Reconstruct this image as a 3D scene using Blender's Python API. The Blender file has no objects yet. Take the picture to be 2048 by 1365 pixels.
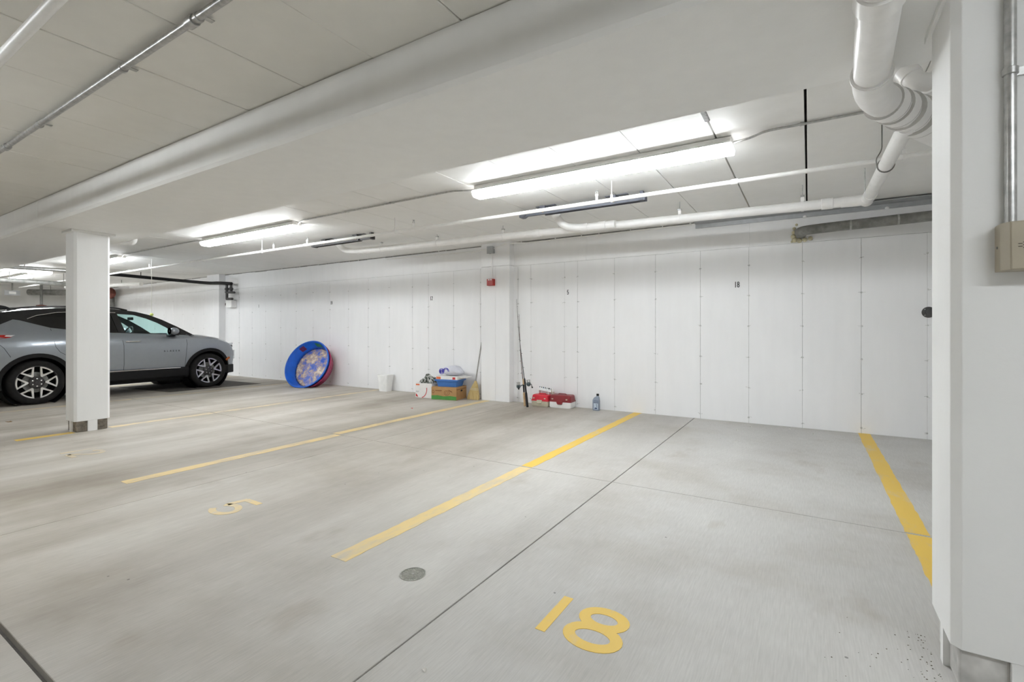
import bpy, bmesh, math, random
from mathutils import Vector, Matrix
random.seed(7)
SC = bpy.context.scene
COL = SC.collection

# ------------------------------------------------------------------ camera
W, H = 2048.0, 1365.0
F_PX, HORIZON, YAW, CAM_H = 961.5, 660.0, math.radians(31.67), 1.242
cam = bpy.data.cameras.new('camera')
cam.sensor_fit = 'HORIZONTAL'; cam.sensor_width = 36.0
cam.lens = 36.0 * F_PX / W
cam.shift_y = (HORIZON - H / 2) / W
cam.clip_start = 0.02; cam.clip_end = 200
cam_ob = bpy.data.objects.new('camera', cam); COL.objects.link(cam_ob)
cam_ob.location = (0, 0, CAM_H)
cam_ob.rotation_euler = (math.pi / 2, 0, YAW)
SC.camera = cam_ob

# ------------------------------------------------------------------ world and exposure
world = bpy.data.worlds.new('world'); SC.world = world; world.use_nodes = True
world.node_tree.nodes['Background'].inputs[0].default_value = (0.05, 0.05, 0.05, 1)
world.node_tree.nodes['Background'].inputs[1].default_value = 1.0
vs = SC.view_settings
vs.view_transform = 'Standard'; vs.look = 'None'; vs.gamma = 1.0; vs.use_curve_mapping = False
vs.exposure = 2.10
SC.cycles.max_bounces = 14; SC.cycles.diffuse_bounces = 12; SC.cycles.transparent_max_bounces = 16
LAMP = 13.0            # emission of the fluorescent lenses

# ------------------------------------------------------------------ main dimensions
WALL_Y, ZC, ZB = 7.10, 2.75, 2.453
BEAM_Y0, BEAM_Y1 = 1.863, 2.84
X_LEFT, X_RIGHT, Y_BACK = -23.0, 4.2, -6.4

# ------------------------------------------------------------------ materials
def new_mat(name):
    m = bpy.data.materials.new(name); m.use_nodes = True
    nt = m.node_tree; b = nt.nodes['Principled BSDF']
    return m, nt, b
def N(nt, t, **k):
    n = nt.nodes.new(t)
    for a, v in k.items():
        if a.startswith('i_'): n.inputs[a[2:]].default_value = v
        else: setattr(n, a, v)
    return n
def L(nt, a, b): nt.links.new(a, b)
def pos_map(nt, scale, loc=(0, 0, 0)):
    g = N(nt, 'ShaderNodeNewGeometry'); mp = N(nt, 'ShaderNodeMapping')
    mp.inputs['Scale'].default_value = scale; mp.inputs['Location'].default_value = loc
    L(nt, g.outputs['Position'], mp.inputs['Vector']); return mp.outputs['Vector']
def noise(nt, vec, scale=1.0, detail=4.0, rough=0.55):
    n = N(nt, 'ShaderNodeTexNoise'); n.inputs['Scale'].default_value = scale
    n.inputs['Detail'].default_value = detail; n.inputs['Roughness'].default_value = rough
    L(nt, vec, n.inputs['Vector']); return n.outputs['Fac']
def ramp(nt, fac, stops):
    r = N(nt, 'ShaderNodeValToRGB'); e = r.color_ramp.elements
    e[0].position, e[0].color = stops[0][0], stops[0][1]
    e[1].position, e[1].color = stops[-1][0], stops[-1][1]
    for p, c in stops[1:-1]:
        x = e.new(p); x.color = c
    L(nt, fac, r.inputs['Fac']); return r.outputs['Color']
def g4(v): return (v, v, v, 1)
def mix(nt, fac, a, b, mode='MIX'):
    m = N(nt, 'ShaderNodeMix', data_type='RGBA', blend_type=mode)
    for s, v in ((m.inputs[0], fac), (m.inputs[6], a), (m.inputs[7], b)):
        if hasattr(v, 'is_linked') or isinstance(v, bpy.types.NodeSocket): L(nt, v, s)
        else: s.default_value = v
    return m.outputs[2]
def bump(nt, b, h, strength, dist=0.01):
    bp = N(nt, 'ShaderNodeBump'); bp.inputs['Strength'].default_value = strength
    bp.inputs['Distance'].default_value = dist
    L(nt, h, bp.inputs['Height']); L(nt, bp.outputs['Normal'], b.inputs['Normal'])

def plain(name, col, rough=0.5, metal=0.0, var=0.08, vscale=14.0, spec=0.5, coat=0.0, bmp=0.0):
    m, nt, b = new_mat(name)
    v = pos_map(nt, (1, 1, 1)); n = noise(nt, v, vscale, 3)
    lo = tuple(max(0, c * (1 - var)) for c in col) + (1,); hi = tuple(min(1, c * (1 + var)) for c in col) + (1,)
    L(nt, ramp(nt, n, [(0.3, lo), (0.7, hi)]), b.inputs['Base Color'])
    b.inputs['Roughness'].default_value = rough; b.inputs['Metallic'].default_value = metal
    b.inputs['Specular IOR Level'].default_value = spec
    if coat: b.inputs['Coat Weight'].default_value = coat; b.inputs['Coat Roughness'].default_value = 0.05
    if bmp: bump(nt, b, n, bmp, 0.003)
    return m

def floor_colour(nt):
    # cured concrete: long tyre-wise streaks, blotches, brown soiling in the used bays, dark specks
    st = noise(nt, pos_map(nt, (1.15, 0.16, 1), (3.1, 0.4, 0)), 1.0, 5, 0.6)
    base = ramp(nt, st, [(0.30, (0.285, 0.252, 0.208, 1)), (0.47, (0.415, 0.382, 0.333, 1)), (0.68, (0.57, 0.545, 0.50, 1))])
    clean = ramp(nt, st, [(0.25, (0.475, 0.467, 0.45, 1)), (0.75, (0.555, 0.55, 0.534, 1))])
    g = N(nt, 'ShaderNodeNewGeometry'); sx = N(nt, 'ShaderNodeSeparateXYZ'); L(nt, g.outputs['Position'], sx.inputs[0])
    mr = N(nt, 'ShaderNodeMapRange'); mr.inputs[1].default_value = -3.6; mr.inputs[2].default_value = -0.9
    L(nt, sx.outputs['X'], mr.inputs[0])
    c = mix(nt, mr.outputs[0], base, clean)
    bl = noise(nt, pos_map(nt, (0.5, 0.6, 1), (8.3, 1.0, 0)), 1.6, 6, 0.62)
    c = mix(nt, 0.75, c, ramp(nt, bl, [(0.28, (0.74, 0.70, 0.64, 1)), (0.50, (0.97, 0.96, 0.95, 1)), (0.72, (1.08, 1.08, 1.07, 1))]), 'MULTIPLY')
    st2 = noise(nt, pos_map(nt, (0.8, 0.5, 1), (1.7, 7.7, 0)), 2.6, 4, 0.5)
    c = mix(nt, ramp(nt, st2, [(0.63, g4(0)), (0.74, g4(0.5))]), c, (0.31, 0.265, 0.21, 1))
    fine = noise(nt, pos_map(nt, (160, 9, 1)), 1.0, 2, 0.5)
    c = mix(nt, 0.6, c, ramp(nt, fine, [(0.25, g4(0.86)), (0.75, g4(1.12))]), 'MULTIPLY')
    vo = N(nt, 'ShaderNodeTexVoronoi'); vo.inputs['Scale'].default_value = 7.0; L(nt, pos_map(nt, (1, 1, 1)), vo.inputs['Vector'])
    vc = N(nt, 'ShaderNodeSeparateColor'); L(nt, vo.outputs['Color'], vc.inputs[0])
    dot = N(nt, 'ShaderNodeMath', operation='LESS_THAN'); dot.inputs[1].default_value = 0.045; L(nt, vo.outputs['Distance'], dot.inputs[0])
    sel = N(nt, 'ShaderNodeMath', operation='GREATER_THAN'); sel.inputs[1].default_value = 0.80; L(nt, vc.outputs[0], sel.inputs[0])
    mul = N(nt, 'ShaderNodeMath', operation='MULTIPLY'); L(nt, dot.outputs[0], mul.inputs[0]); L(nt, sel.outputs[0], mul.inputs[1])
    m2 = N(nt, 'ShaderNodeMath', operation='MULTIPLY'); m2.inputs[1].default_value = 0.6; L(nt, mul.outputs[0], m2.inputs[0])
    return mix(nt, m2.outputs[0], c, (0.05, 0.045, 0.04, 1)), fine

def make_floor_mat():
    m, nt, b = new_mat('floor_concrete')
    c, fine = floor_colour(nt); L(nt, c, b.inputs['Base Color'])
    b.inputs['Roughness'].default_value = 0.62; b.inputs['Specular IOR Level'].default_value = 0.35
    bump(nt, b, fine, 0.12, 0.002); return m
def make_paint_mat(name, col, wear0, wear1):
    m, nt, b = new_mat(name)
    c, fine = floor_colour(nt)
    w = noise(nt, pos_map(nt, (3.2, 1.1, 1), (5, 2, 0)), 2.2, 8, 0.7)
    L(nt, mix(nt, ramp(nt, w, [(wear0, g4(0.93)), (wear1, g4(0.08))]), c, col), b.inputs['Base Color'])
    b.inputs['Roughness'].default_value = 0.55; bump(nt, b, fine, 0.1, 0.002); return m

def make_wall_mat(name, a, bcol, mark=1.0):
    m, nt, b = new_mat(name)
    n1 = noise(nt, pos_map(nt, (0.7, 0.7, 0.5)), 1.0, 5, 0.6)
    c = ramp(nt, n1, [(0.3, a + (1,)), (0.7, bcol + (1,))])
    n2 = noise(nt, pos_map(nt, (1, 1, 1)), 24, 6, 0.7)
    c = mix(nt, ramp(nt, n2, [(0.70, g4(0)), (0.80, g4(0.22 * mark))]), c, (0.42, 0.41, 0.39, 1))
    n3 = noise(nt, pos_map(nt, (9, 9, 1.2)), 1.0, 3, 0.5)
    c = mix(nt, 0.5, c, ramp(nt, n3, [(0.3, g4(0.965)), (0.7, g4(1.02))]), 'MULTIPLY')
    L(nt, c, b.inputs['Base Color']); b.inputs['Roughness'].default_value = 0.55
    b.inputs['Specular IOR Level'].default_value = 0.3
    n4 = noise(nt, pos_map(nt, (1, 1, 1)), 55, 4, 0.6); bump(nt, b, n4, 0.12, 0.004)
    return m

def emit_mat(name, col, s):
    m, nt, b = new_mat(name)
    b.inputs['Base Color'].default_value = (0.9, 0.9, 0.9, 1); b.inputs['Roughness'].default_value = 0.3
    n = noise(nt, pos_map(nt, (3, 3, 3)), 2.0, 2)
    L(nt, ramp(nt, n, [(0.2, tuple(x * 0.98 for x in col) + (1,)), (0.8, col + (1,))]), b.inputs['Emission Color'])
    b.inputs['Emission Strength'].default_value = s; return m
def glass_mat(name, tint, refl=0.07, rough=0.02):
    m, nt, b = new_mat(name); nt.nodes.remove(b); out = nt.nodes['Material Output']
    t = N(nt, 'ShaderNodeBsdfTransparent'); t.inputs[0].default_value = tint + (1,)
    gl = N(nt, 'ShaderNodeBsdfGlossy'); gl.inputs['Roughness'].default_value = rough
    mx = N(nt, 'ShaderNodeMixShader'); mx.inputs[0].default_value = refl; L(nt, t.outputs[0], mx.inputs[1]); L(nt, gl.outputs[0], mx.inputs[2])
    L(nt, mx.outputs[0], out.inputs[0]); return m
def pattern_mat(name, stops, scale, rough=0.5, stretch=(1, 1, 1), detail=3, r2=0.5):
    m, nt, b = new_mat(name)
    n = noise(nt, pos_map(nt, stretch), scale, detail, r2)
    L(nt, ramp(nt, n, [(p, c + (1,)) for p, c in stops]), b.inputs['Base Color'])
    b.inputs['Roughness'].default_value = rough; return m

M = {}
M['floor'] = make_floor_mat()
M['yellow'] = make_paint_mat('yellow_paint', (0.76, 0.50, 0.06, 1), 0.54, 0.80)
M['yellow_worn'] = make_paint_mat('worn_yellow_paint', (0.74, 0.56, 0.24, 1), 0.44, 0.72)
M['yellow_faded'] = make_paint_mat('faded_yellow_paint', (0.72, 0.57, 0.30, 1), 0.36, 0.58)
M['wall'] = make_wall_mat('white_painted_wall', (0.83, 0.83, 0.835), (0.875, 0.875, 0.88))
M['wall_far'] = make_wall_mat('grey_painted_wall', (0.66, 0.66, 0.645), (0.74, 0.74, 0.725))
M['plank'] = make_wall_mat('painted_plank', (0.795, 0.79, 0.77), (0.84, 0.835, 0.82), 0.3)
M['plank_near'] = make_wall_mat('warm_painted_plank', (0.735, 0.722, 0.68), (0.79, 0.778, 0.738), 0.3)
M['beam'] = make_wall_mat('painted_beam', (0.82, 0.82, 0.81), (0.86, 0.86, 0.85), 0.35)
M['column'] = make_wall_mat('painted_column', (0.80, 0.80, 0.79), (0.84, 0.84, 0.83), 0.4)
M['raw'] = plain('raw_concrete', (0.20, 0.175, 0.14), 0.9, var=0.45, vscale=22, bmp=0.6)
M['pocket_pale'] = plain('pale_grout', (0.52, 0.51, 0.49), 0.8, var=0.3, vscale=9, bmp=0.4)
M['gap'] = plain('dark_joint', (0.045, 0.04, 0.035), 0.95, var=0.3)
M['groove'] = plain('joint_filler', (0.12, 0.11, 0.10), 0.95, var=0.3)
M['caulk'] = plain('grey_joint_caulk', (0.36, 0.36, 0.36), 0.8, var=0.3, vscale=40, bmp=0.5)
M['seam'] = plain('wall_seam', (0.50, 0.50, 0.49), 0.9, var=0.25, vscale=9)
M['tie'] = plain('form_tie_mark', (0.55, 0.55, 0.54), 0.8, var=0.35, vscale=30)
M['fixture'] = plain('white_enamel', (0.72, 0.71, 0.68), 0.4, var=0.03)
M['lens'] = emit_mat('lit_acrylic_lens', (0.925, 0.968, 1.0), LAMP)
M['lens_side'] = emit_mat('lit_lens_flank', (0.925, 0.968, 1.0), LAMP * 0.8)
M['aisle_lens'] = emit_mat('dimmer_aisle_lens', (0.925, 0.968, 1.0), LAMP * 0.72)
M['lens_end'] = emit_mat('lit_lens_end', (1.0, 1.0, 1.0), LAMP * 0.16)
M['pvc'] = plain('white_pvc', (0.84, 0.83, 0.815), 0.3, var=0.04, vscale=9)
M['pvc_edge'] = plain('grey_pvc_joint', (0.54, 0.53, 0.51), 0.5, var=0.1)
M['whitepipe'] = plain('white_painted_pipe', (0.85, 0.845, 0.83), 0.35, var=0.04)
M['steel'] = plain('galvanised_steel', (0.46, 0.46, 0.45), 0.35, 0.85, var=0.2, vscale=30)
M['duct'] = plain('dull_grey_metal', (0.25, 0.25, 0.235), 0.55, 0.3, var=0.3, vscale=11)
M['foam'] = plain('yellowed_foam', (0.60, 0.55, 0.38), 0.9, var=0.2, bmp=0.8)
M['rail'] = plain('dark_slate_metal', (0.125, 0.132, 0.16), 0.5, 0.1, var=0.1)
M['rail2'] = plain('charcoal_metal', (0.07, 0.068, 0.068), 0.5, 0.1, var=0.15)
M['brass'] = plain('brass_bolt', (0.55, 0.36, 0.2), 0.4, 0.6)
M['black'] = plain('black_plastic', (0.007, 0.007, 0.0075), 0.5, var=0.2, spec=0.25)
M['blackgloss'] = plain('black_gloss_paint', (0.008, 0.008, 0.009), 0.12, var=0.1, coat=0.6)
M['rubber'] = plain('tyre_rubber', (0.014, 0.013, 0.0125), 0.8, var=0.25, spec=0.25)
M['silver'] = plain('silver_car_paint', (0.30, 0.325, 0.355), 0.32, 0.55, var=0.02, coat=0.8)
M['alloy'] = plain('machined_alloy', (0.72, 0.71, 0.69), 0.28, 0.75, var=0.05)
M['wheeldark'] = plain('dark_wheel_paint', (0.045, 0.042, 0.042), 0.4, 0.3)
M['chrome'] = plain('chrome', (0.75, 0.75, 0.75), 0.12, 1.0, var=0.02)
M['interior'] = plain('dark_upholstery', (0.02, 0.022, 0.024), 0.8)
M['glass'] = glass_mat('clear_tinted_glass', (0.88, 0.972, 0.965), 0.03)
M['glass_dark'] = glass_mat('privacy_glass', (0.035, 0.037, 0.037))
M['redlamp'] = plain('red_lamp', (0.42, 0.015, 0.012), 0.15, coat=0.8)
M['amber'] = plain('amber_marker', (0.45, 0.11, 0.02), 0.3)
M['lampclear'] = plain('clear_lamp', (0.75, 0.77, 0.80), 0.15, coat=0.8)
M['red'] = plain('red_enamel', (0.42, 0.03, 0.025), 0.35)
M['white'] = plain('white_plastic', (0.87, 0.87, 0.86), 0.4, var=0.03)
M['beige'] = plain('beige_enamel', (0.40, 0.355, 0.27), 0.4, var=0.05)
M['blue'] = plain('blue_plastic', (0.015, 0.125, 0.60), 0.28, var=0.15, vscale=7)
M['pink'] = plain('magenta_plastic', (0.40, 0.035, 0.115), 0.35)
M['poolfloor'] = pattern_mat('pool_print', [(0.36, (0.02, 0.10, 0.50)), (0.46, (0.16, 0.20, 0.52)), (0.53, (0.50, 0.36, 0.24)), (0.64, (0.80, 0.72, 0.62))], 5.5, 0.3, detail=8, r2=0.75)
M['green'] = plain('green_print', (0.02, 0.22, 0.06), 0.35)
M['purple'] = plain('dark_red_print', (0.16, 0.03, 0.09), 0.35)
M['card'] = plain('brown_cardboard', (0.42, 0.24, 0.10), 0.8, var=0.06)
M['cardgreen'] = plain('green_carton_print', (0.075, 0.27, 0.055), 0.7)
M['carddark'] = plain('brown_carton_print', (0.20, 0.085, 0.03), 0.8)
M['whitecard'] = plain('white_cardboard', (0.78, 0.76, 0.74), 0.6, var=0.03)
M['redprint'] = plain('red_carton_print', (0.55, 0.04, 0.04), 0.6)
M['orangeprint'] = plain('orange_carton_print', (0.75, 0.17, 0.06), 0.6)
M['bluebin'] = plain('blue_tub_plastic', (0.06, 0.20, 0.56), 0.4, var=0.05)
M['bag'] = plain('translucent_white_film', (0.66, 0.67, 0.74), 0.3, var=0.06, vscale=30)
M['bagprint'] = pattern_mat('purple_bag_print', [(0.45, (0.70, 0.70, 0.78)), (0.52, (0.12, 0.11, 0.52))], 34, 0.35)
M['bagblue'] = plain('violet_print', (0.10, 0.09, 0.50), 0.4)
M['fabric'] = pattern_mat('grey_patterned_cloth', [(0.40, (0.035, 0.045, 0.035)), (0.50, (0.26, 0.27, 0.25)), (0.62, (0.55, 0.55, 0.53))], 26, 0.9)
M['straw'] = pattern_mat('broom_straw', [(0.3, (0.42, 0.29, 0.10)), (0.7, (0.66, 0.52, 0.26))], 1.0, 0.8, (160, 160, 6))
M['wood'] = plain('grey_wood_handle', (0.33, 0.32, 0.30), 0.6, var=0.2)
M['twine'] = plain('broom_twine', (0.72, 0.66, 0.45), 0.8)
M['rodred'] = plain('dark_red_graphite', (0.10, 0.035, 0.03), 0.35)
M['roddark'] = plain('black_graphite', (0.03, 0.026, 0.024), 0.35)
M['cork'] = plain('cork', (0.52, 0.36, 0.21), 0.85, var=0.2, vscale=60)
M['reel'] = plain('reel_metal', (0.10, 0.13, 0.14), 0.3, 0.6, var=0.5, vscale=50)
M['brightred'] = plain('bright_red_plastic', (0.66, 0.03, 0.05), 0.35)
M['darkred'] = plain('dark_red_plastic', (0.24, 0.025, 0.03), 0.35)
M['cream'] = plain('cream_plastic', (0.58, 0.54, 0.42), 0.5)
M['greyplastic'] = plain('grey_bottle_plastic', (0.26, 0.30, 0.37), 0.35)
M['labelblue'] = plain('dark_blue_label', (0.03, 0.06, 0.15), 0.4)
M['labelpale'] = plain('pale_label', (0.55, 0.63, 0.72), 0.4)
M['numblack'] = plain('black_stencil_paint', (0.03, 0.03, 0.03), 0.6)
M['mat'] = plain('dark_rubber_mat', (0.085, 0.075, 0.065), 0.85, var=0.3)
M['rust'] = plain('rusty_red_metal', (0.17, 0.05, 0.035), 0.7, var=0.4)
M['ball'] = plain('tennis_felt', (0.62, 0.66, 0.20), 0.9)
M['cord'] = plain('white_cord', (0.66, 0.64, 0.58), 0.8)
M['drain'] = plain('cast_iron_grate', (0.40, 0.40, 0.36), 0.5, 0.2, var=0.25, vscale=60)
M['leaf'] = plain('dry_leaf', (0.22, 0.13, 0.05), 0.8)
M['dust'] = plain('pale_chip', (0.7, 0.68, 0.64), 0.8)
M['box_grey'] = plain('grey_steel_box', (0.42, 0.43, 0.44), 0.45, 0.4)

# ------------------------------------------------------------------ mesh helpers
class MB:
    def __init__(s): s.v = []; s.f = []; s.m = []; s.cur = 0
    def add(s, vs, fs):
        o = len(s.v); s.v += [tuple(p) for p in vs]; s.f += [tuple(i + o for i in f) for f in fs]; s.m += [s.cur] * len(fs); return s
    def box(s, a, b):
        x0, y0, z0 = a; x1, y1, z1 = b
        return s.add([(x0, y0, z0), (x1, y0, z0), (x1, y1, z0), (x0, y1, z0), (x0, y0, z1), (x1, y0, z1), (x1, y1, z1), (x0, y1, z1)],
                     [(3, 2, 1, 0), (4, 5, 6, 7), (0, 1, 5, 4), (1, 2, 6, 5), (2, 3, 7, 6), (3, 0, 4, 7)])
    def obox(s, c, size, rot):
        R = rot if isinstance(rot, Matrix) else Matrix.Rotation(rot, 3, 'Z'); h = Vector(size) / 2
        o = len(s.v); t = MB().box(-h, h)
        return s.add([Vector(c) + R @ Vector(p) for p in t.v], t.f)
    def prism(s, poly, mp, a, b):
        # poly: 2D outline, mp(u, v, t) -> 3D point, extruded from t=a to t=b
        n = len(poly)
        return s.add([mp(u, v, a) for u, v in poly] + [mp(u, v, b) for u, v in poly],
                     [tuple(range(n - 1, -1, -1)), tuple(range(n, 2 * n))] + [(i, (i + 1) % n, n + (i + 1) % n, n + i) for i in range(n)])
    def tube(s, path, r, seg=16, cap=True, closed=False):
        P = [Vector(p) for p in path]; n = len(P)
        rr = r if isinstance(r, (list, tuple)) else [r] * n
        T = []
        for i in range(n):
            a = P[i - 1] if (i or closed) else P[i]; b = P[(i + 1) % n] if (i < n - 1 or closed) else P[i]
            T.append((b - a).normalized())
        u = T[0].orthogonal().normalized(); vs = []
        for i in range(n):
            u = (u - T[i] * u.dot(T[i])).normalized(); w = T[i].cross(u)
            # mitre so that bends keep their width
            for k in range(seg):
                a = 2 * math.pi * k / seg
                vs.append(P[i] + (u * math.cos(a) + w * math.sin(a)) * rr[i])
        fs = []
        for i in range(n if closed else n - 1):
            j = (i + 1) % n
            for k in range(seg):
                k2 = (k + 1) % seg; fs.append((i * seg + k, i * seg + k2, j * seg + k2, j * seg + k))
        if cap and not closed:
            fs.append(tuple(range(seg - 1, -1, -1))); fs.append(tuple(range((n - 1) * seg, n * seg)))
        return s.add(vs, fs)
    def lathe(s, prof, origin, axis, seg=32, cap=True):
        ax = Vector(axis).normalized(); u = ax.orthogonal().normalized(); w = ax.cross(u); o = Vector(origin)
        vs = []
        for r, h in prof:
            for k in range(seg):
                a = 2 * math.pi * k / seg
                vs.append(o + ax * h + (u * math.cos(a) + w * math.sin(a)) * r)
        n = len(prof); fs = []
        for i in range(n - 1):
            for k in range(seg):
                k2 = (k + 1) % seg; fs.append((i * seg + k, i * seg + k2, (i + 1) * seg + k2, (i + 1) * seg + k))
        if cap:
            if prof[0][0] > 1e-5: fs.append(tuple(range(seg - 1, -1, -1)))
            if prof[-1][0] > 1e-5: fs.append(tuple(range((n - 1) * seg, n * seg)))
        return s.add(vs, fs)
    def sphere(s, c, r, seg=16, rings=10, sc=(1, 1, 1)):
        c = Vector(c); vs = []; fs = []
        for i in range(rings + 1):
            t = math.pi * i / rings
            for k in range(seg):
                a = 2 * math.pi * k / seg
                vs.append(c + Vector((math.sin(t) * math.cos(a) * r * sc[0], math.sin(t) * math.sin(a) * r * sc[1], math.cos(t) * r * sc[2])))
        for i in range(rings):
            for k in range(seg):
                k2 = (k + 1) % seg; fs.append((i * seg + k, (i + 1) * seg + k, (i + 1) * seg + k2, i * seg + k2))
        return s.add(vs, fs)
    def ribbon(s, pts, width, mp, h0, h1, closed=False):
        # flat painted stroke following 2D points, as a thin slab between heights h0..h1
        P = [Vector(p) for p in pts]; n = len(P); lft = []; rgt = []
        for i in range(n):
            a = P[i - 1] if (i or closed) else P[i]; b = P[(i + 1) % n] if (i < n - 1 or closed) else P[i]
            t = (b - a).normalized(); q = Vector((-t.y, t.x)) * width / 2
            lft.append(P[i] + q); rgt.append(P[i] - q)
        vs = [mp(p.x, p.y, h) for h in (h0, h1) for p in lft] + [mp(p.x, p.y, h) for h in (h0, h1) for p in rgt]
        fs = []
        for i in range(n if closed else n - 1):
            j = (i + 1) % n
            fs += [(n + i, 3 * n + i, 3 * n + j, n + j), (i, j, 2 * n + j, 2 * n + i), (i, n + i, n + j, j), (2 * n + i, 2 * n + j, 3 * n + j, 3 * n + i)]
        if not closed: fs += [(0, 2 * n, 3 * n, n), (n - 1, 2 * n - 1, 4 * n - 1, 3 * n - 1)]
        return s.add(vs, fs)
    def build(s, name, mat, parent=None, smooth=None, bevel=0.0, world=True, merge=False, bseg=2):
        bm = bmesh.new(); vv = [bm.verts.new(p) for p in s.v]
        for f, mi in zip(s.f, s.m):
            try: fc = bm.faces.new([vv[i] for i in f]); fc.material_index = mi
            except ValueError: pass
        if merge: bmesh.ops.remove_doubles(bm, verts=bm.verts, dist=1e-5)
        bmesh.ops.recalc_face_normals(bm, faces=bm.faces)
        if bevel:
            es = [e for e in bm.edges if len(e.link_faces) == 2 and e.calc_face_angle(0) > 0.6]
            bmesh.ops.bevel(bm, geom=es, offset=bevel, segments=bseg, affect='EDGES', profile=0.5, clamp_overlap=True)
        if world and parent is not None:
            off = wloc(parent)
            bmesh.ops.translate(bm, verts=bm.verts, vec=-off)
        me = bpy.data.meshes.new(name); bm.to_mesh(me); bm.free()
        for mm in (mat if isinstance(mat, (list, tuple)) else [mat]): me.materials.append(M[mm])
        if smooth:
            for p in me.polygons: p.use_smooth = True
            me.set_sharp_from_angle(angle=math.radians(smooth))
        ob = bpy.data.objects.new(name, me); COL.objects.link(ob); ob.parent = parent
        return ob
def wloc(o):
    v = Vector((0, 0, 0))
    while o is not None: v = v + o.location; o = o.parent
    return v
def thing(name, label, cat, loc=(0, 0, 0), group=None, rotz=0.0):
    o = bpy.data.objects.new(name, None); COL.objects.link(o); o.empty_display_size = 0.1
    o.location = loc; o.rotation_euler = (0, 0, rotz); return tag(o, label, cat, group)
def tag(o, label, cat, group=None):
    o['label'] = label; o['category'] = cat
    if group: o['group'] = group
    return o
def struct(o, label=None):
    o['kind'] = 'structure'
    if label: o['label'] = label
    return o
def bend(points, r, n=8):
    # path with rounded corners of radius r
    P = [Vector(p) for p in points]; out = [P[0]]
    for i in range(1, len(P) - 1):
        a = (P[i - 1] - P[i]); b = (P[i + 1] - P[i]); d = min(r, a.length * 0.49, b.length * 0.49)
        p0 = P[i] + a.normalized() * d; p1 = P[i] + b.normalized() * d
        for k in range(n + 1):
            t = k / n; out.append(p0 * (1 - t) ** 2 + P[i] * 2 * t * (1 - t) + p1 * t ** 2)
    out.append(P[-1]); return out
def arc(cx, cy, rx, ry, a0, a1, n=24):
    return [(cx + rx * math.cos(math.radians(a0 + (a1 - a0) * i / n)), cy + ry * math.sin(math.radians(a0 + (a1 - a0) * i / n))) for i in range(n + 1)]
def copy_tree(o, parent=None):
    c = o.copy(); COL.objects.link(c); c.parent = parent
    for ch in [x for x in bpy.data.objects if x.parent == o and x is not c]: copy_tree(ch, c)
    return c

# ------------------------------------------------------------------ floor: slabs with sawn joints
floor = struct(MB().box((X_LEFT - .2, Y_BACK - .2, -0.25), (X_RIGHT + .2, WALL_Y + .3, -0.03)).build('floor', 'groove'),
               'grey concrete garage floor cast in slabs with narrow joints')
XS = [X_LEFT - .1, -20.9, -18.15, -15.4, -12.6, -9.8, -6.99, -4.15, -1.366, 1.42, X_RIGHT + .1]
YS = [Y_BACK - .1, -2.5, 0.585, 3.765, WALL_Y + .1]
for i in range(len(XS) - 1):
    for j in range(len(YS) - 1):
        g = 0.0035
        gy0 = 0.011 if j == 2 else g; gy1 = 0.011 if j == 1 else g
        MB().box((XS[i] + g, YS[j] + gy0, -0.05), (XS[i + 1] - g, YS[j + 1] - gy1, 0)).build('floor_slab', 'floor', floor, bevel=0.002, bseg=1)

def fl(x, y, h): return (x, y, h)
def pline(x0, x1, y0, y1, mat, n=40):
    # painted stall line with slightly ragged edges
    rnd = random.Random(int(x0 * 1000)); mb = MB()
    lf = [(x0 + rnd.uniform(-.004, .004), y0 + (y1 - y0) * i / n) for i in range(n + 1)]
    rt = [(x1 + rnd.uniform(-.004, .004), y0 + (y1 - y0) * i / n) for i in range(n + 1)]
    mb.prism(lf[::-1] + rt, fl, -0.001, 0.0015); return mb.build('parking_line', mat, floor)
for ya, yb in ((2.72, 3.75), (3.78, WALL_Y)):
    pline(0.505, 0.625, ya, yb, 'yellow')
pline(-2.225, -2.11, 1.72, 3.75, 'yellow_worn'); pline(-2.228, -2.115, 3.78, WALL_Y, 'yellow')
pline(-4.79, -4.67, 1.665, 3.75, 'yellow_worn'); pline(-4.86, -4.74, 3.78, 6.95, 'yellow_worn')
pline(-7.62, -7.50, 1.66, 2.16, 'yellow'); pline(-7.63, -7.50, 2.52, 3.75, 'yellow_faded'); pline(-7.63, -7.51, 3.78, WALL_Y, 'yellow_faded')
pline(-10.36, -10.24, 1.66, 3.75, 'yellow_faded'); pline(-10.34, -10.22, 3.78, WALL_Y, 'yellow_faded')
pline(-13.05, -12.93, 1.66, 3.75, 'yellow_faded'); pline(-13.05, -12.93, 3.78, WALL_Y, 'yellow_faded')

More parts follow.
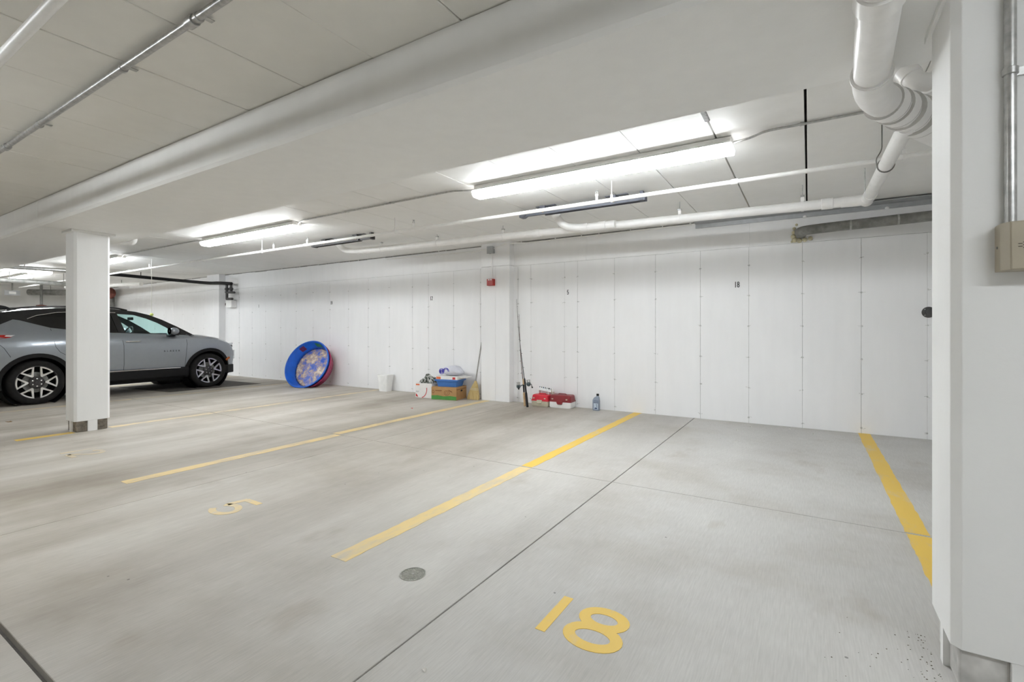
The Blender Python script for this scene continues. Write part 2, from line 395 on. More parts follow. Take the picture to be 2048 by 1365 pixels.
def digit(mb, ch, x, y, w, h, st, mp, h0, h1):
    k = lambda pts: [(x + p[0] * w, y + p[1] * h) for p in pts]
    if ch == '1': mb.ribbon(k([(0.5, 0), (0.5, 1)]), st, mp, h0, h1)
    elif ch == '8':
        mb.ribbon(k(arc(.5, .735, .36, .205, 0, 360, 28)[:-1]), st, mp, h0, h1, True)
        mb.ribbon(k(arc(.5, .285, .42, .225, 0, 360, 28)[:-1]), st, mp, h0, h1 + .0002, True)
    elif ch == '5':
        mb.ribbon(k([(.95, .92), (.22, .92)]), st, mp, h0, h1)
        mb.ribbon(k([(.24, .96), (.15, .50)] + arc(.47, .31, .43, .25, 140, -150, 26)), st, mp, h0, h1 + .0002)
    elif ch == '2':
        mb.ribbon(k(arc(.5, .70, .40, .24, 165, -40, 18) + [(.12, .10), (.12, .08), (.95, .08)]), st, mp, h0, h1)
    elif ch == '9':
        mb.ribbon(k(arc(.5, .68, .38, .26, 0, 360, 24)[:-1]), st, mp, h0, h1, True)
        mb.ribbon(k([(.88, .68)] + arc(.5, .34, .38, .28, 0, -160, 14)), st, mp, h0, h1 + .0002)
mb = MB(); digit(mb, '1', -0.995, 1.75, .10, .285, .045, fl, -.001, .0015); mb.build('stall_number', 'yellow', floor)
mb = MB(); digit(mb, '8', -0.862, 1.74, .235, .295, .050, fl, -.001, .0015); mb.build('stall_number', 'yellow', floor)
mb = MB(); digit(mb, '5', -3.545, 1.70, .235, .29, .045, fl, -.001, .0015); mb.build('stall_number', 'yellow_worn', floor)
mb = MB(); digit(mb, '1', -6.42, 1.72, .10, .29, .045, fl, -.001, .0015); mb.build('stall_number', 'yellow_faded', floor)
mb = MB(); digit(mb, '2', -6.28, 1.72, .22, .29, .045, fl, -.001, .0015); mb.build('stall_number', 'yellow_faded', floor)

# ------------------------------------------------------------------ back wall: formed concrete panels, upper pour, pilasters
wall = struct(MB().box((X_LEFT - .2, WALL_Y + .006, 0), (X_RIGHT + .2, WALL_Y + .3, 3.0)).build('wall_back', 'seam'),
              'long white painted concrete wall with form panel seams')
JL = [-5.049, -5.664, -6.287, -6.706, -7.343, -7.971, -8.599, -9.221, -9.819, -10.461, -11.08, -11.718]
while JL[-1] > X_LEFT: JL.append(JL[-1] - .61)
JR = [-4.259, -4.002, -3.377, -3.148, -2.533, -1.910, -1.288, -0.676, -0.067, 0.538, 1.145, 1.755, 2.365, 2.975, 3.585, X_RIGHT + .1]
joints = sorted(JL) + JR
joints[0] = X_LEFT - .1
ZP = 2.345
rp = random.Random(3)
for a, b in zip(joints[:-1], joints[1:]):
    o = rp.uniform(-.0015, .0015); g = rp.choice((.0012, .0018, .0026))
    MB().box((a + g, WALL_Y + o, 0), (b - g, WALL_Y + .02, ZP - .002)).build('wall_panel', 'wall', wall, bevel=.0015, bseg=1)
up = [X_LEFT - .1, -19.4, -16.5, -13.0, -9.9, -6.42, -4.9, -3.0, -0.67, 2.2, X_RIGHT + .1]
for a, b in zip(up[:-1], up[1:]):
    MB().box((a + .001, WALL_Y + .001, ZP + .002), (b - .001, WALL_Y + .02, 2.95)).build('upper_wall_panel', 'wall', wall, bevel=.0015, bseg=1)
# tie marks in the seams
mb = MB(); rt_ = random.Random(11)
for x in joints[1:-1]:
    for k in range(6):
        z = 0.07 + .4064 * k + rt_.uniform(-.012, .012)
        if z > 2.3: continue
        r = rt_.uniform(.008, .014)
        mb.lathe([(r, -.004), (r * .9, .0015), (r * .4, .003), (0.0005, .0032)], (x + rt_.uniform(-.006, .006), WALL_Y, z), (0, -1, 0), 8, False)
        for q in range(2):
            dx = rt_.uniform(-.03, .03); mb.obox((x + dx, WALL_Y - .001, z + rt_.uniform(-.01, .01)), (rt_.uniform(.012, .03), .004, .004), Matrix.Rotation(rt_.uniform(-.4, .4), 3, 'Y'))
t = mb.build('form_tie_marks', 'tie', wall); t['kind'] = 'stuff'
def pilaster(x0, x1, y0, split):
    for a, b in ((x0, split - .001), (split + .001, x1)):
        MB().box((a, y0, 0), (b, WALL_Y + .01, ZP)).build('pilaster_panel', 'wall', wall, bevel=.006, bseg=2)
    MB().box((x0 - .002, y0 + .001, ZP + .004), (x1 + .002, WALL_Y + .01, ZC + .05)).build('pilaster_head', 'wall', wall, bevel=.006)
pilaster(-4.935, -4.345, 6.96, -4.63)
pilaster(-14.25, -13.62, 6.93, -13.93)
pilaster(-23.2, -22.6, 6.93, -22.9)
# stencilled bay numbers on the wall
def wn(x, z, h): return (x, WALL_Y - .002 - h, z)
for s, x in (('18', -0.82), ('5', -3.315), ('12', -6.21), ('19', -9.17), ('1', -12.02)):
    w = .034; tot = len(s) * w
    for i, ch in enumerate(s):
        mb = MB(); digit(mb, ch, x - tot / 2 + i * w + .002, 1.812, w * .8, .078, .0095, wn, -.001, .001); mb.build('bay_number', 'numblack', wall)

# ------------------------------------------------------------------ other walls (grey, beyond or behind the view)
struct(MB().box((X_LEFT - .3, Y_BACK - .2, 0), (X_LEFT, WALL_Y + .3, 3.0)).build('wall_left', 'wall_far'), 'grey end wall at the far end of the garage')
struct(MB().box((X_RIGHT, Y_BACK - .2, 0), (X_RIGHT + .3, WALL_Y + .3, 3.0)).build('wall_right', 'wall'), 'white side wall beyond the near column')
struct(MB().box((X_LEFT - .2, Y_BACK - .3, 0), (X_RIGHT + .2, Y_BACK, 3.0)).build('wall_front', 'wall'), 'white wall on the driving aisle side')

# ------------------------------------------------------------------ ceiling planks
ceil = struct(MB().box((X_LEFT - .3, Y_BACK - .3, ZC + .10), (X_RIGHT + .3, WALL_Y + .3, ZC + .3)).build('ceiling', 'gap'),
              'white painted ceiling of precast concrete planks')
def planks(xs, y0, y1, gaps, gap=.0026, pm='plank'):
    for i in range(len(xs) - 1):
        ga = gaps.get(i, gap); gb = gaps.get(i + 1, gap)
        dz = rp.uniform(0, .004)
        MB().box((xs[i] + ga, y0, ZC + dz), (xs[i + 1] - gb, y1, ZC + .12)).build('ceiling_plank', pm, ceil, bevel=.003, bseg=1)
xs = [-.018 - .603 * k for k in range(-8, 40)]; xs = sorted(x for x in xs if X_LEFT - .6 < x < X_RIGHT + .6)
i0 = min(range(len(xs)), key=lambda i: abs(xs[i] + .018))
planks(xs, BEAM_Y1 - .35, WALL_Y + .02, {i0: .008, i0 - 1: .006})
MB().box((xs[i0 - 1] - .02, 2.84, ZC - .006), (xs[i0 - 1] + .018, 3.7, ZC + .02)).build('plank_joint_caulk', 'caulk', ceil, bevel=.008)
xs = [-1.445 - .613 * k for k in range(-10, 38)]; xs = sorted(x for x in xs if X_LEFT - .6 < x < X_RIGHT + .6)
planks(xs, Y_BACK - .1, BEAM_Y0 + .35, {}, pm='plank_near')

# ------------------------------------------------------------------ beams
def beam(x0, x1, label):
    c = .022; a, b = BEAM_Y0, BEAM_Y1
    prof = [(a, ZC - .004), (a, ZB + c), (a + c, ZB), (b - c * .4, ZB), (b, ZB + c * .4), (b, ZC - .004), (b - .2, ZC - .004), (b - .2, ZC + .2), (a + .2, ZC + .2), (a + .2, ZC - .004)]
    o = MB().prism(prof, lambda u, v, t: (t, u, v), x0, x1).build('concrete_beam', 'beam')
    tag(struct(o), label, 'beam')
beam(-7.632, X_RIGHT + .1, 'wide white concrete beam resting on the near column and ending over the free-standing column')
beam(X_LEFT - .1, -7.640, 'wide white concrete beam running on from the free-standing column above the car')

# ------------------------------------------------------------------ columns with base pockets
def column(x0, x1, y0, y1, label, ph=.13, pw=.13, pm='raw'):
    c = .026; t = thing('concrete_column', label, 'column', ((x0 + x1) / 2, (y0 + y1) / 2, 0)); t['kind'] = 'structure'
    def ring(ins=0.0, ch=c):
        a, b, d, e = x0 + ins, x1 - ins, y0 + ins, y1 - ins
        return [(a + ch, d), (b - ch, d), (b, d + ch), (b, e - ch), (b - ch, e), (a + ch, e), (a, e - ch), (a, d + ch)]
    MB().prism(ring(), lambda u, v, z: (u, v, z), ph, ZB - .03).build('column_shaft', 'column', t, bevel=.003)
    # cross-shaped foot: the four corners are left open as pockets
    e = .004
    cross = [(x0 + pw, y0 + e), (x1 - pw, y0 + e), (x1 - pw, y0 + pw), (x1 - e, y0 + pw), (x1 - e, y1 - pw), (x1 - pw, y1 - pw), (x1 - pw, y1 - e), (x0 + pw, y1 - e), (x0 + pw, y1 - pw), (x0 + e, y1 - pw), (x0 + e, y0 + pw), (x0 + pw, y0 + pw)]
    MB().prism(cross, lambda u, v, z: (u, v, z), -.001, ph + .01).build('column_foot', 'column', t)
    for sx, sy in ((0, 0), (1, 0), (0, 1), (1, 1)):
        ins = .022
        ax_, bx_ = (x0 + ins, x0 + pw + .001) if sx == 0 else (x1 - pw - .001, x1 - ins)
        ay_, by_ = (y0 + ins, y0 + pw + .001) if sy == 0 else (y1 - pw - .001, y1 - ins)
        MB().box((ax_, ay_, 0), (bx_, by_, ph + .005)).build('pocket_grout', pm, t, bevel=.008)
    # bearing plate under the beam
    MB().box((x0 - .012, y0 - .03, ZB - .03), (x1 + .012, y1 + .05, ZB)).build('bearing_pad', 'beam', t, bevel=.004)
    return t
column(-7.805, -7.50, 2.152, 2.505, 'free-standing white concrete column between the parked car and bay 12')
column(0.420, 0.86, 2.205, 2.545, 'near white concrete column carrying the beige electrical box', ph=.145, pw=.15, pm='pocket_pale')

# ------------------------------------------------------------------ fluorescent fixtures
def fixture(xc, yc, label, group='ceiling fluorescent fixtures', length=2.46, alongy=False, lm=('lens', 'lens_side')):
    t = thing('fluorescent_fixture', label, 'light fixture', (xc, yc, ZC), group)
    h = length / 2; mp = lambda u, v, s: (s, u, v)
    MB().prism([(-.062, 0), (.062, 0), (.066, -.035), (.103, -.061), (-.103, -.061), (-.066, -.035)], mp, -h, h).build('housing', 'fixture', t, world=False, bevel=.003)
    lens = [(-.090, -.0605), (.090, -.0605), (.090, -.075), (.076, -.106), (.052, -.120), (-.052, -.120), (-.076, -.106), (-.090, -.075)]
    lb = MB().prism(lens, mp, -h + .02, h - .02)
    for k in (1, 2, 6, 7): lb.m[2 + k] = 1
    lb.build('lens', list(lm), t, world=False)
    for sgn in (-1, 1):
        MB().prism([(u * 1.03, v * 1.01 if v < -.07 else v) for u, v in lens], mp, sgn * (h - .02), sgn * (h + .012)).build('lens_end', 'lens_end', t, world=False, bevel=.004)
        MB().prism([(-.058, .0), (.058, .0), (.064, -.050), (-.064, -.050)], mp, sgn * (h - .24), sgn * (h + .003)).build('end_cover', 'fixture', t, world=False, bevel=.003)
    for x in (-.02,):
        MB().box((x - .03, -.04, -.004), (x + .03, .085, .0)).build('mounting_clip', 'steel', t, world=False)
    if alongy: t.rotation_euler = (0, 0, math.pi / 2)
    return t
FY = 4.13
fixture(-1.745, FY, 'lit fluorescent fixture over the wall between numbers 5 and 18', None)
fixture(-7.30, FY, 'lit fluorescent fixture over the blue wading pool', None)
fixture(-13.05, FY, 'lit fluorescent fixture partly behind the free-standing column', None)
fixture(-18.7, FY, 'distant lit fluorescent fixture far down the row past the car', None)
fixture(-16.1, 3.55, 'lit fluorescent fixture turned crosswise beyond the car', None, 1.24, True)
NEARLAB = 'lit fluorescent fixture over the driving aisle'
for x in (2.2, -4.9, -12.0, -19.0): fixture(x, -0.22, NEARLAB, 'aisle fluorescent fixtures', lm=('aisle_lens', 'aisle_lens'))

# ------------------------------------------------------------------ conduits
def conduit(label, paths, r, mat='steel', straps=(), couplings=(), strapdir=(0, 1, 0), name='electrical_conduit', flangeup=True):
    t = thing(name, label, 'conduit', tuple(Vector(paths[0][0])))
    for p in paths: MB().tube(bend(p, .08), r, 12).build('conduit_tube', mat, t, smooth=40)
    for (p, d) in couplings:
        d = Vector(d).normalized(); p = Vector(p)
        MB().lathe([(r * 1.35, -.03), (r * 1.5, -.028), (r * 1.5, .028), (r * 1.35, .03)], p, d, 14).build('coupling', mat, t, smooth=30)
    for (p, d) in straps:
        d = Vector(d).normalized(); p = Vector(p)
        s = MB().lathe([(r * 1.12, -.012), (r * 1.3, -.01), (r * 1.3, .01), (r * 1.12, .012)], p, d, 14)
        q = Vector(strapdir)
        s.obox(p + q * (r * 1.3 + .014) + Vector((0, 0, r * .85)) * (1 if flangeup else 0), (.03 + abs(q.x) * .03, .03 + abs(q.y) * .03, .004) if flangeup else (.04, .004, .026), 0.0)
        s.build('strap', mat, t, smooth=30)
    return t
zc = ZC - .014
conduit('thin steel conduit on the ceiling joining fixture over number 5 to the white drain pipe', [[(-.50, FY, ZC - .035), (-.38, 4.10, ZC - .035), (-.28, 4.075, zc), (.9, 4.075, zc)]], .0095, straps=[((-.04, 4.075, zc), (1, 0, 0))])
conduit('thin steel conduit on the ceiling between the fixtures over the pool and number 5', [[(-6.05, FY, ZC - .035), (-5.9, 4.08, zc), (-3.25, 4.07, zc), (-3.1, 4.08, ZC - .03), (-2.98, FY, ZC - .03)]], .0095, straps=[((-5.0, 4.075, zc), (1, 0, 0)), ((-4.2, 4.07, zc), (1, 0, 0))])
conduit('thin steel conduit on the ceiling between the two fixtures beside the free-standing column', [[(-11.80, FY, ZC - .035), (-11.6, 4.08, zc), (-8.7, 4.08, zc), (-8.55, FY, ZC - .03)]], .0095, straps=[((-10.0, 4.08, zc), (1, 0, 0))])
zn = ZC - .0285
conduit('steel conduit strapped under the near ceiling planks parallel to the beam', [[(-9.5, 1.165, zn), (2.5, 1.15, zn)]], .018,
        straps=[((-3.30, 1.16, zn), (1, 0, 0)), ((-4.72, 1.162, zn), (1, 0, 0)), ((-2.46, 1.158, zn), (1, 0, 0)), ((-6.2, 1.163, zn), (1, 0, 0))], couplings=[((-2.52, 1.158, zn), (1, 0, 0)), ((-5.52, 1.163, zn), (1, 0, 0))])
conduit('vertical steel conduit on the near column above the beige box', [[(.560, 2.188, 1.575), (.560, 2.188, 2.42)]], .0155,
        straps=[((.560, 2.188, 2.085), (0, 0, 1))], strapdir=(1, .35, 0), flangeup=False)

# ------------------------------------------------------------------ sprinkler mains
t = thing('sprinkler_pipe', 'thin white sprinkler pipe hung in front of the dark rails along the far bay ceiling', 'pipe', (-6, 4.68, 2.56))
SY, SZ = 4.68, 2.56
MB().tube([(-20.9, SY, SZ), (3.8, SY, SZ)], .0195, 14).build('pipe_run', 'whitepipe', t, smooth=40)
for x in (-.56, -3.62, -6.66, -9.8, -13): MB().lathe([(.021, -.03), (.026, -.028), (.026, .028), (.021, .03)], (x, SY, SZ), (1, 0, 0), 14).build('pipe_coupling', 'whitepipe', t, smooth=30)
for x in (-1.70, -4.74, -7.83, -11.9, -15.2, .62):
    h = MB().tube([(x, SY, SZ + .02), (x, SY, ZC)], .004, 8); h.lathe([(.022, -.009), (.026, -.009), (.026, .009), (.022, .009)], (x, SY, SZ), (1, 0, 0), 14)
    h.box((x - .010, SY - .006, SZ + .02), (x + .010, SY + .006, SZ + .055)); h.build('pipe_hanger', 'whitepipe', t, smooth=30)
for x in (-1.86, -4.40, -6.62, -7.5, -12.0):
    s = MB().lathe([(.013, 0), (.013, .05), (.017, .05), (.017, .062), (.006, .062), (.006, .07)], (x, SY, SZ + .015), (0, 0, 1), 12)
    s.build('sprinkler_socket', 'whitepipe', t, smooth=30)
    s = MB().tube(bend([(x - .012, SY, SZ + .076), (x - .014, SY, SZ + .10), (x, SY, SZ + .115), (x + .014, SY, SZ + .10), (x + .012, SY, SZ + .076)], .01), .003, 6)
    s.lathe([(.004, 0), (.018, .002), (.018, .004), (.004, .004)], (x, SY, SZ + .115), (0, 0, 1), 10); s.build('sprinkler_head', 'steel', t, smooth=30)
t = thing('sprinkler_pipe', 'white pipe crossing the near ceiling in front of the steel conduit', 'pipe', (-3, .69, 2.615))
MB().tube([(-9.5, .735, 2.62), (2.6, .690, 2.62)], .024, 16).build('pipe_run', 'whitepipe', t, smooth=40)
for x in (-8, -5.6, .9): MB().tube([(x, .69, 2.64), (x, .69, ZC)], .005, 8).build('pipe_hanger', 'steel', t)

# ------------------------------------------------------------------ white PVC drain line along the wall
WY = 5.85
def wz(x): return 2.520 - (x - .49) * .0165
t = thing('drain_pipe', 'white plastic drain pipe hung along the back wall with clamps and elbows', 'pipe', (-3, WY, 2.55))
R1 = .049
MB().tube([(-12.9 + 6.1, WY, wz(-6.8)), (.30, WY, wz(.30))], R1, 20).build('pipe_run', 'pvc', t, smooth=40)
# capped riser elbows
for xe, xend in ((-2.52, -2.05), (-6.85, -6.25)):
    z = wz(xe)
    p = bend([(xe - .28, WY - .22, z + .155), (xe - .20, WY - .14, z + .02), (xe + .02, WY - .075, z - .004), (xend, WY - .07 if xe > -5 else WY, wz(xend))], .13, 10)
    MB().tube(p, R1 * .98, 18).build('elbow', 'pvc', t, smooth=50)
    MB().lathe([(R1 * 1.12, -.03), (R1 * 1.16, -.02), (R1 * 1.16, .02), (R1 * 1.05, .035)], Vector(p[0]) + Vector((0, 0, .01)), (p[0] - p[1]), 18).build('end_cap', 'pvc', t, smooth=30)
    for q in (xe + .06, xe + .30): MB().lathe([(R1 * 1.0, -.05), (R1 * 1.12, -.048), (R1 * 1.12, .048), (R1 * 1.0, .05)], (q, WY - .07 if xe > -5 else WY, wz(q) - .002), (1, 0, 0), 18).build('pipe_collar', 'pvc', t, smooth=30)
for x in (-3.2, .16): MB().lathe([(R1, -.05), (R1 * 1.14, -.048), (R1 * 1.14, .048), (R1, .05)], (x, WY, wz(x)), (1, 0, 0), 20).build('pipe_collar', 'pvc', t, smooth=30)
for x in (-.054, -1.29, -3.76, -5.0, -6.24):
    z = wz(x); s = MB().lathe([(R1 * 1.02, -.012), (R1 * 1.12, -.012), (R1 * 1.12, .012), (R1 * 1.02, .012)], (x, WY, z), (1, 0, 0), 20)
    s.box((x - .016, WY - .012, z + R1), (x + .016, WY + .012, z + R1 + .05)); s.build('pipe_clamp', 'pvc', t, smooth=30)
    s = MB().tube([(x, WY, z + R1 + .04), (x, WY, ZC)], .0045, 8); s.box((x - .02, WY - .018, z + R1 + .045), (x + .02, WY + .018, z + R1 + .065)); s.build('hanger_rod', 'steel', t)
# run from the wall line back to the big main
wye = Vector((.455, 3.31, 2.352)); elb = Vector((.492, WY, wz(.49)))
MB().tube(bend([(.28, WY, wz(.28)), (.43, WY, elb.z), (elb.x, WY - .03, elb.z + .005), (elb.x, WY - .30, elb.z - .015)], .08, 8), .054, 18).build('elbow', 'pvc', t, smooth=50)
MB().sphere((elb.x - .01, WY + .01, elb.z - .004), .060, 16, 10).build('elbow_heel', 'pvc', t, smooth=60)
MB().tube([elb + Vector((0, -.1, 0)), elb.lerp(wye, .5), wye], [.049, .046, .042], 20).build('pipe_branch', 'pvc', t, smooth=40)
for f in (.60,):
    c = elb.lerp(wye, f); MB().lathe([(.050, -.006), (.053, -.006), (.053, .006), (.050, .006)], c, wye - elb, 20).build('wire_hanger', 'duct', t, smooth=30)
    MB().tube(bend([c + Vector((-.050, 0, .0)), c + Vector((-.058, 0, .05)), c + Vector((-.02, .02, .12)), c + Vector((-.02, .02, ZC - c.z))], .03), .004, 8).build('hanger_rod', 'duct', t)
c = elb.lerp(wye, .12); MB().tube([c + Vector((-.04, 0, .03)), c + Vector((-.04, 0, ZC - c.z))], .005, 8).build('hanger_rod', 'steel', t)

# big PVC main under the beam
t = thing('drain_main', 'large white plastic drain main bending under the beam beside the near column', 'pipe', (.24, 2.3, 2.375))
R2 = .0675
p = [(.165, 1.15, 2.378), (.208, 2.08, 2.376), (.240, 2.72, 2.374)]
MB().tube(p, R2, 28).build('pipe_run', 'pvc', t, smooth=40)
q = bend([(.236, 2.62, 2.374), (.262, 2.88, 2.374), (.413, 3.25, 2.405)], .14, 10)
MB().tube(q, R2 * 1.12, 28).build('elbow', 'pvc', t, smooth=40)
d = (Vector((.603, 3.66, 2.44)) - Vector((.413, 3.25, 2.405))).normalized(); b0 = Vector((.345, 3.085, 2.392))
MB().tube([b0, Vector((.413, 3.25, 2.405)), Vector((.603, 3.66, 2.44)), Vector((.95, 4.4, 2.50))], [R2 * 1.18, R2 * 1.26, R2 * 1.48, R2 * 1.6], 28).build('wye_fitting', 'pvc', t, smooth=40)
for k, rr in ((0.0, 1.30), (.13, 1.36), (.27, 1.47), (.42, 1.58)):
    c = b0 + d * (k - .02)
    for e in (-.046, .046): MB().lathe([(R2 * (rr - .03), -.0018), (R2 * (rr + .01), -.0012), (R2 * (rr + .01), .0012), (R2 * (rr - .03), .0018)], c + d * e, d, 28).build('collar_edge', 'pvc_edge', t, smooth=30)
    MB().lathe([(R2 * (rr - .07), -.045), (R2 * rr, -.043), (R2 * rr, .043), (R2 * (rr - .07), .045)], c, d, 28).build('pipe_collar', 'pvc', t, smooth=30)
MB().lathe([(R2 * 1.02, -.05), (R2 * 1.15, -.048), (R2 * 1.15, .05), (R2 * 1.02, .052)], (.205, 2.01, 2.376), (.032, .64, 0), 28).build('pipe_collar', 'pvc', t, smooth=30)
MB().lathe([(R2 * 1.0, -.012), (R2 * 1.18, -.010), (R2 * 1.18, .010), (R2 * 1.0, .012)], (.237, 2.64, 2.374), (.03, .6, 0), 28).build('pipe_collar', 'pvc', t, smooth=30)
MB().lathe([(R2 * 1.0, -.004), (R2 * 1.10, -.003), (R2 * 1.10, .003), (R2 * 1.0, .004)], (.236, 2.627, 2.374), (.03, .6, 0), 28).build('collar_edge', 'pvc_edge', t, smooth=30)
MB().tube([wye, wye.lerp(Vector((.40, 3.2, 2.40)), 1.0)], .046, 20).build('branch_socket', 'pvc', t, smooth=40)
c = wye.lerp(elb, .02); MB().lathe([(.044, -.03), (.050, -.028), (.050, .02), (.044, .022)], c, elb - wye, 20).build('branch_collar', 'pvc', t, smooth=30)
# second small elbow by the ceiling
t = thing('drain_elbow', 'small white plastic pipe elbow near the ceiling behind the drain main', 'pipe', (.5, 3.4, 2.6))
q = bend([(.47, 3.42, 2.66), (.50, 3.40, 2.60), (.585, 3.46, 2.60), (.66, 3.60, 2.63), (.85, 3.72, 2.66)], .05, 6)
MB().tube(q, .048, 20).build('elbow', 'pvc', t, smooth=50)
MB().lathe([(.05, -.03), (.056, -.028), (.056, .028), (.05, .03)], q[0], Vector(q[0]) - Vector(q[2]), 20).build('pipe_collar', 'pvc', t, smooth=30)
MB().lathe([(.05, -.03), (.056, -.028), (.056, .028), (.05, .03)], (.585, 3.46, 2.60), (.085, .08, .01), 20).build('pipe_collar', 'pvc', t, smooth=30)
MB().tube([(.455, 3.42, 2.66), (.455, 3.42, ZC)], .006, 8).build('hanger_rod', 'rust', t)

# dull grey vent pipe on the wall, right
t = thing('vent_pipe', 'dull grey metal pipe leaving the wall through a blob of foam', 'pipe', (0, 6.9, 2.5))
p = bend([(-.075, WALL_Y + .01, 2.455), (-.105, 6.90, 2.455), (.1, 6.90, 2.468), (1.9, 6.90, 2.51)], .13, 10)
MB().tube(p, .058, 20).build('pipe_run', 'duct', t, smooth=50)
for x in (.42, .86): MB().lathe([(.056, -.01), (.061, -.009), (.061, .009), (.056, .01)], (x, 6.90, 2.468 + (x - .1) * .0233), (1, 0, .0233), 20).build('pipe_seam', 'steel', t, smooth=30)
fo = MB()
for (x, z, r) in ((-.155, 2.53, .020), (-.16, 2.48, .024), (-.165, 2.43, .030), (-.15, 2.385, .034), (-.10, 2.372, .030), (-.04, 2.378, .028), (.02, 2.388, .026), (-.18, 2.365, .015), (-.13, 2.575, .016)):
    fo.sphere((x, WALL_Y - .008, z), r, 10, 7, (1, .8, 1))
fo.build('sealing_foam', 'foam', t, smooth=60)
# steel ledger strip at the head of the wall
t = thing('ledger_strip', 'grey steel ledger strip along the wall head above the vent pipe', 'steel strip', (.6, 7.05, 2.68))
MB().prism([(WALL_Y, 2.66), (WALL_Y - .02, 2.66), (WALL_Y - .02, 2.715), (6.93, 2.725), (6.93, 2.735), (WALL_Y, 2.735)], lambda u, v, s: (s, u, v), -1.35, 3.6).build('angle', 'box_grey', t, bevel=.002)
for x in (-.04, .78, 1.5): MB().sphere((x, WALL_Y - .022, 2.665), .022, 10, 6, (1, .5, .8)).build('bolt', 'white', t, smooth=50)
mb = MB(); rr_ = random.Random(5); 
t = MB()
x = X_LEFT + .2
while x < X_RIGHT:
    ln = rr_.uniform(.15, .5); t.box((x, WALL_Y - rr_.uniform(.004, .012), ZC - rr_.uniform(.010, .022)), (x + ln, WALL_Y + .002, ZC + .004)); x += ln + rr_.uniform(0, .03)
t = t.build('wall_head_joint', 'duct', wall); t['kind'] = 'stuff'

# ------------------------------------------------------------------ dark ceiling rails
def rail(x0, x1, label, mat, flip):
    y = 5.20; z0 = ZC - .105; t = thing('ceiling_rail', label, 'ceiling rail', ((x0 + x1) / 2, y, ZC))
    a, b = x0 + .30, x1 - .0
    if flip: a, b = x0 + .02, x1 - .30
    mp = lambda u, v, s: (s, y + u, v)
    MB().prism([(-.045, z0 + .055), (.045, z0 + .055), (.045, z0), (.030, z0), (.030, z0 + .043), (-.030, z0 + .043), (-.030, z0), (-.045, z0)], mp, a, b).build('channel', mat, t)
    MB().prism([(-.020, z0 + .040), (.020, z0 + .040), (.020, z0 + .008), (-.020, z0 + .008)], mp, x0 + .04, x1 - .02).build('inner_bar', mat, t)
    for k, x in enumerate((x0 + .30, x1 - .36)):
        MB().box((x - .035, y - .05, z0 + .045), (x + .035, y + .05, ZC)).build('bracket', mat, t, bevel=.004)
        MB().box((x - .10, y - .03, ZC - .008), (x + .16, y + .03, ZC)).build('mounting_foot', mat, t)
        MB().lathe([(.018, 0), (.018, .012), (.009, .012), (.009, .022)], (x + .01, y - .05, z0 + .035), (0, -1, 0), 10).build('bolt', 'brass', t, smooth=30)
    e0, e1 = x0, x1
    MB().prism([(-.045, 0), (-.045, .06), (.0, .075), (.03, .06), (.03, .025), (-.01, 0)], lambda u, v, s: (e0 + .03 + u * 1.2, y + s, z0 - .005 + v), -.05, .05).build('end_hook', mat, t, bevel=.004)
    MB().box((e1 - .07, y - .05, z0 + .0), (e1 - .02, y + .05, z0 + .06)).build('end_hook', mat, t, bevel=.004)
    MB().box((e1 - .06, y - .03, z0 + .05), (e1 - .025, y + .03, ZC)).build('end_stem', mat, t)
rail(-3.05, -1.50, 'dark slate metal rail bolted to the ceiling in front of the wall number 5', 'rail', False)
rail(-7.15, -5.72, 'charcoal metal rail bolted to the ceiling near wall number 12', 'rail2', True)

# ------------------------------------------------------------------ electrics on the wall and on the near column
PY = 6.96
t = thing('fire_alarm_box', 'small red fire alarm box on the wall pilaster', 'alarm box', (-4.70, PY, 2.07))
MB().box((-4.765, PY - .075, 2.01), (-4.635, PY, 2.125)).build('body', 'red', t, bevel=.006)
for x in (-4.735, -4.690): MB().box((x, PY - .079, 2.098), (x + .03, PY - .073, 2.118)).build('label_tab', 'white', t)
t = thing('junction_box', 'grey steel junction box at the head of the wall pilaster', 'junction box', (-4.70, PY, 2.62))
MB().box((-4.755, PY - .07, 2.57), (-4.645, PY, 2.685)).build('body', 'box_grey', t, bevel=.004)
MB().box((-4.762, PY - .076, 2.563), (-4.638, PY - .07, 2.692)).build('cover', 'box_grey', t, bevel=.002)
conduit('vertical steel conduit from junction box down to the red alarm box', [[(-4.69, PY - .02, 2.575), (-4.69, PY - .02, 2.12)]], .0125, mat='whitepipe')
conduit('thin conduit along the wall head on both sides of the junction box', [[(-7.4, WALL_Y - .02, 2.70), (-5.05, WALL_Y - .02, 2.66), (-4.95, PY - .02, 2.655), (-4.75, PY - .02, 2.65)], [(-4.65, PY - .02, 2.655), (-4.45, PY - .03, 2.70), (-4.28, PY - .03, 2.715), (-4.1, WALL_Y - .02, 2.72), (-1.4, WALL_Y - .02, 2.722)]], .010, mat='whitepipe')

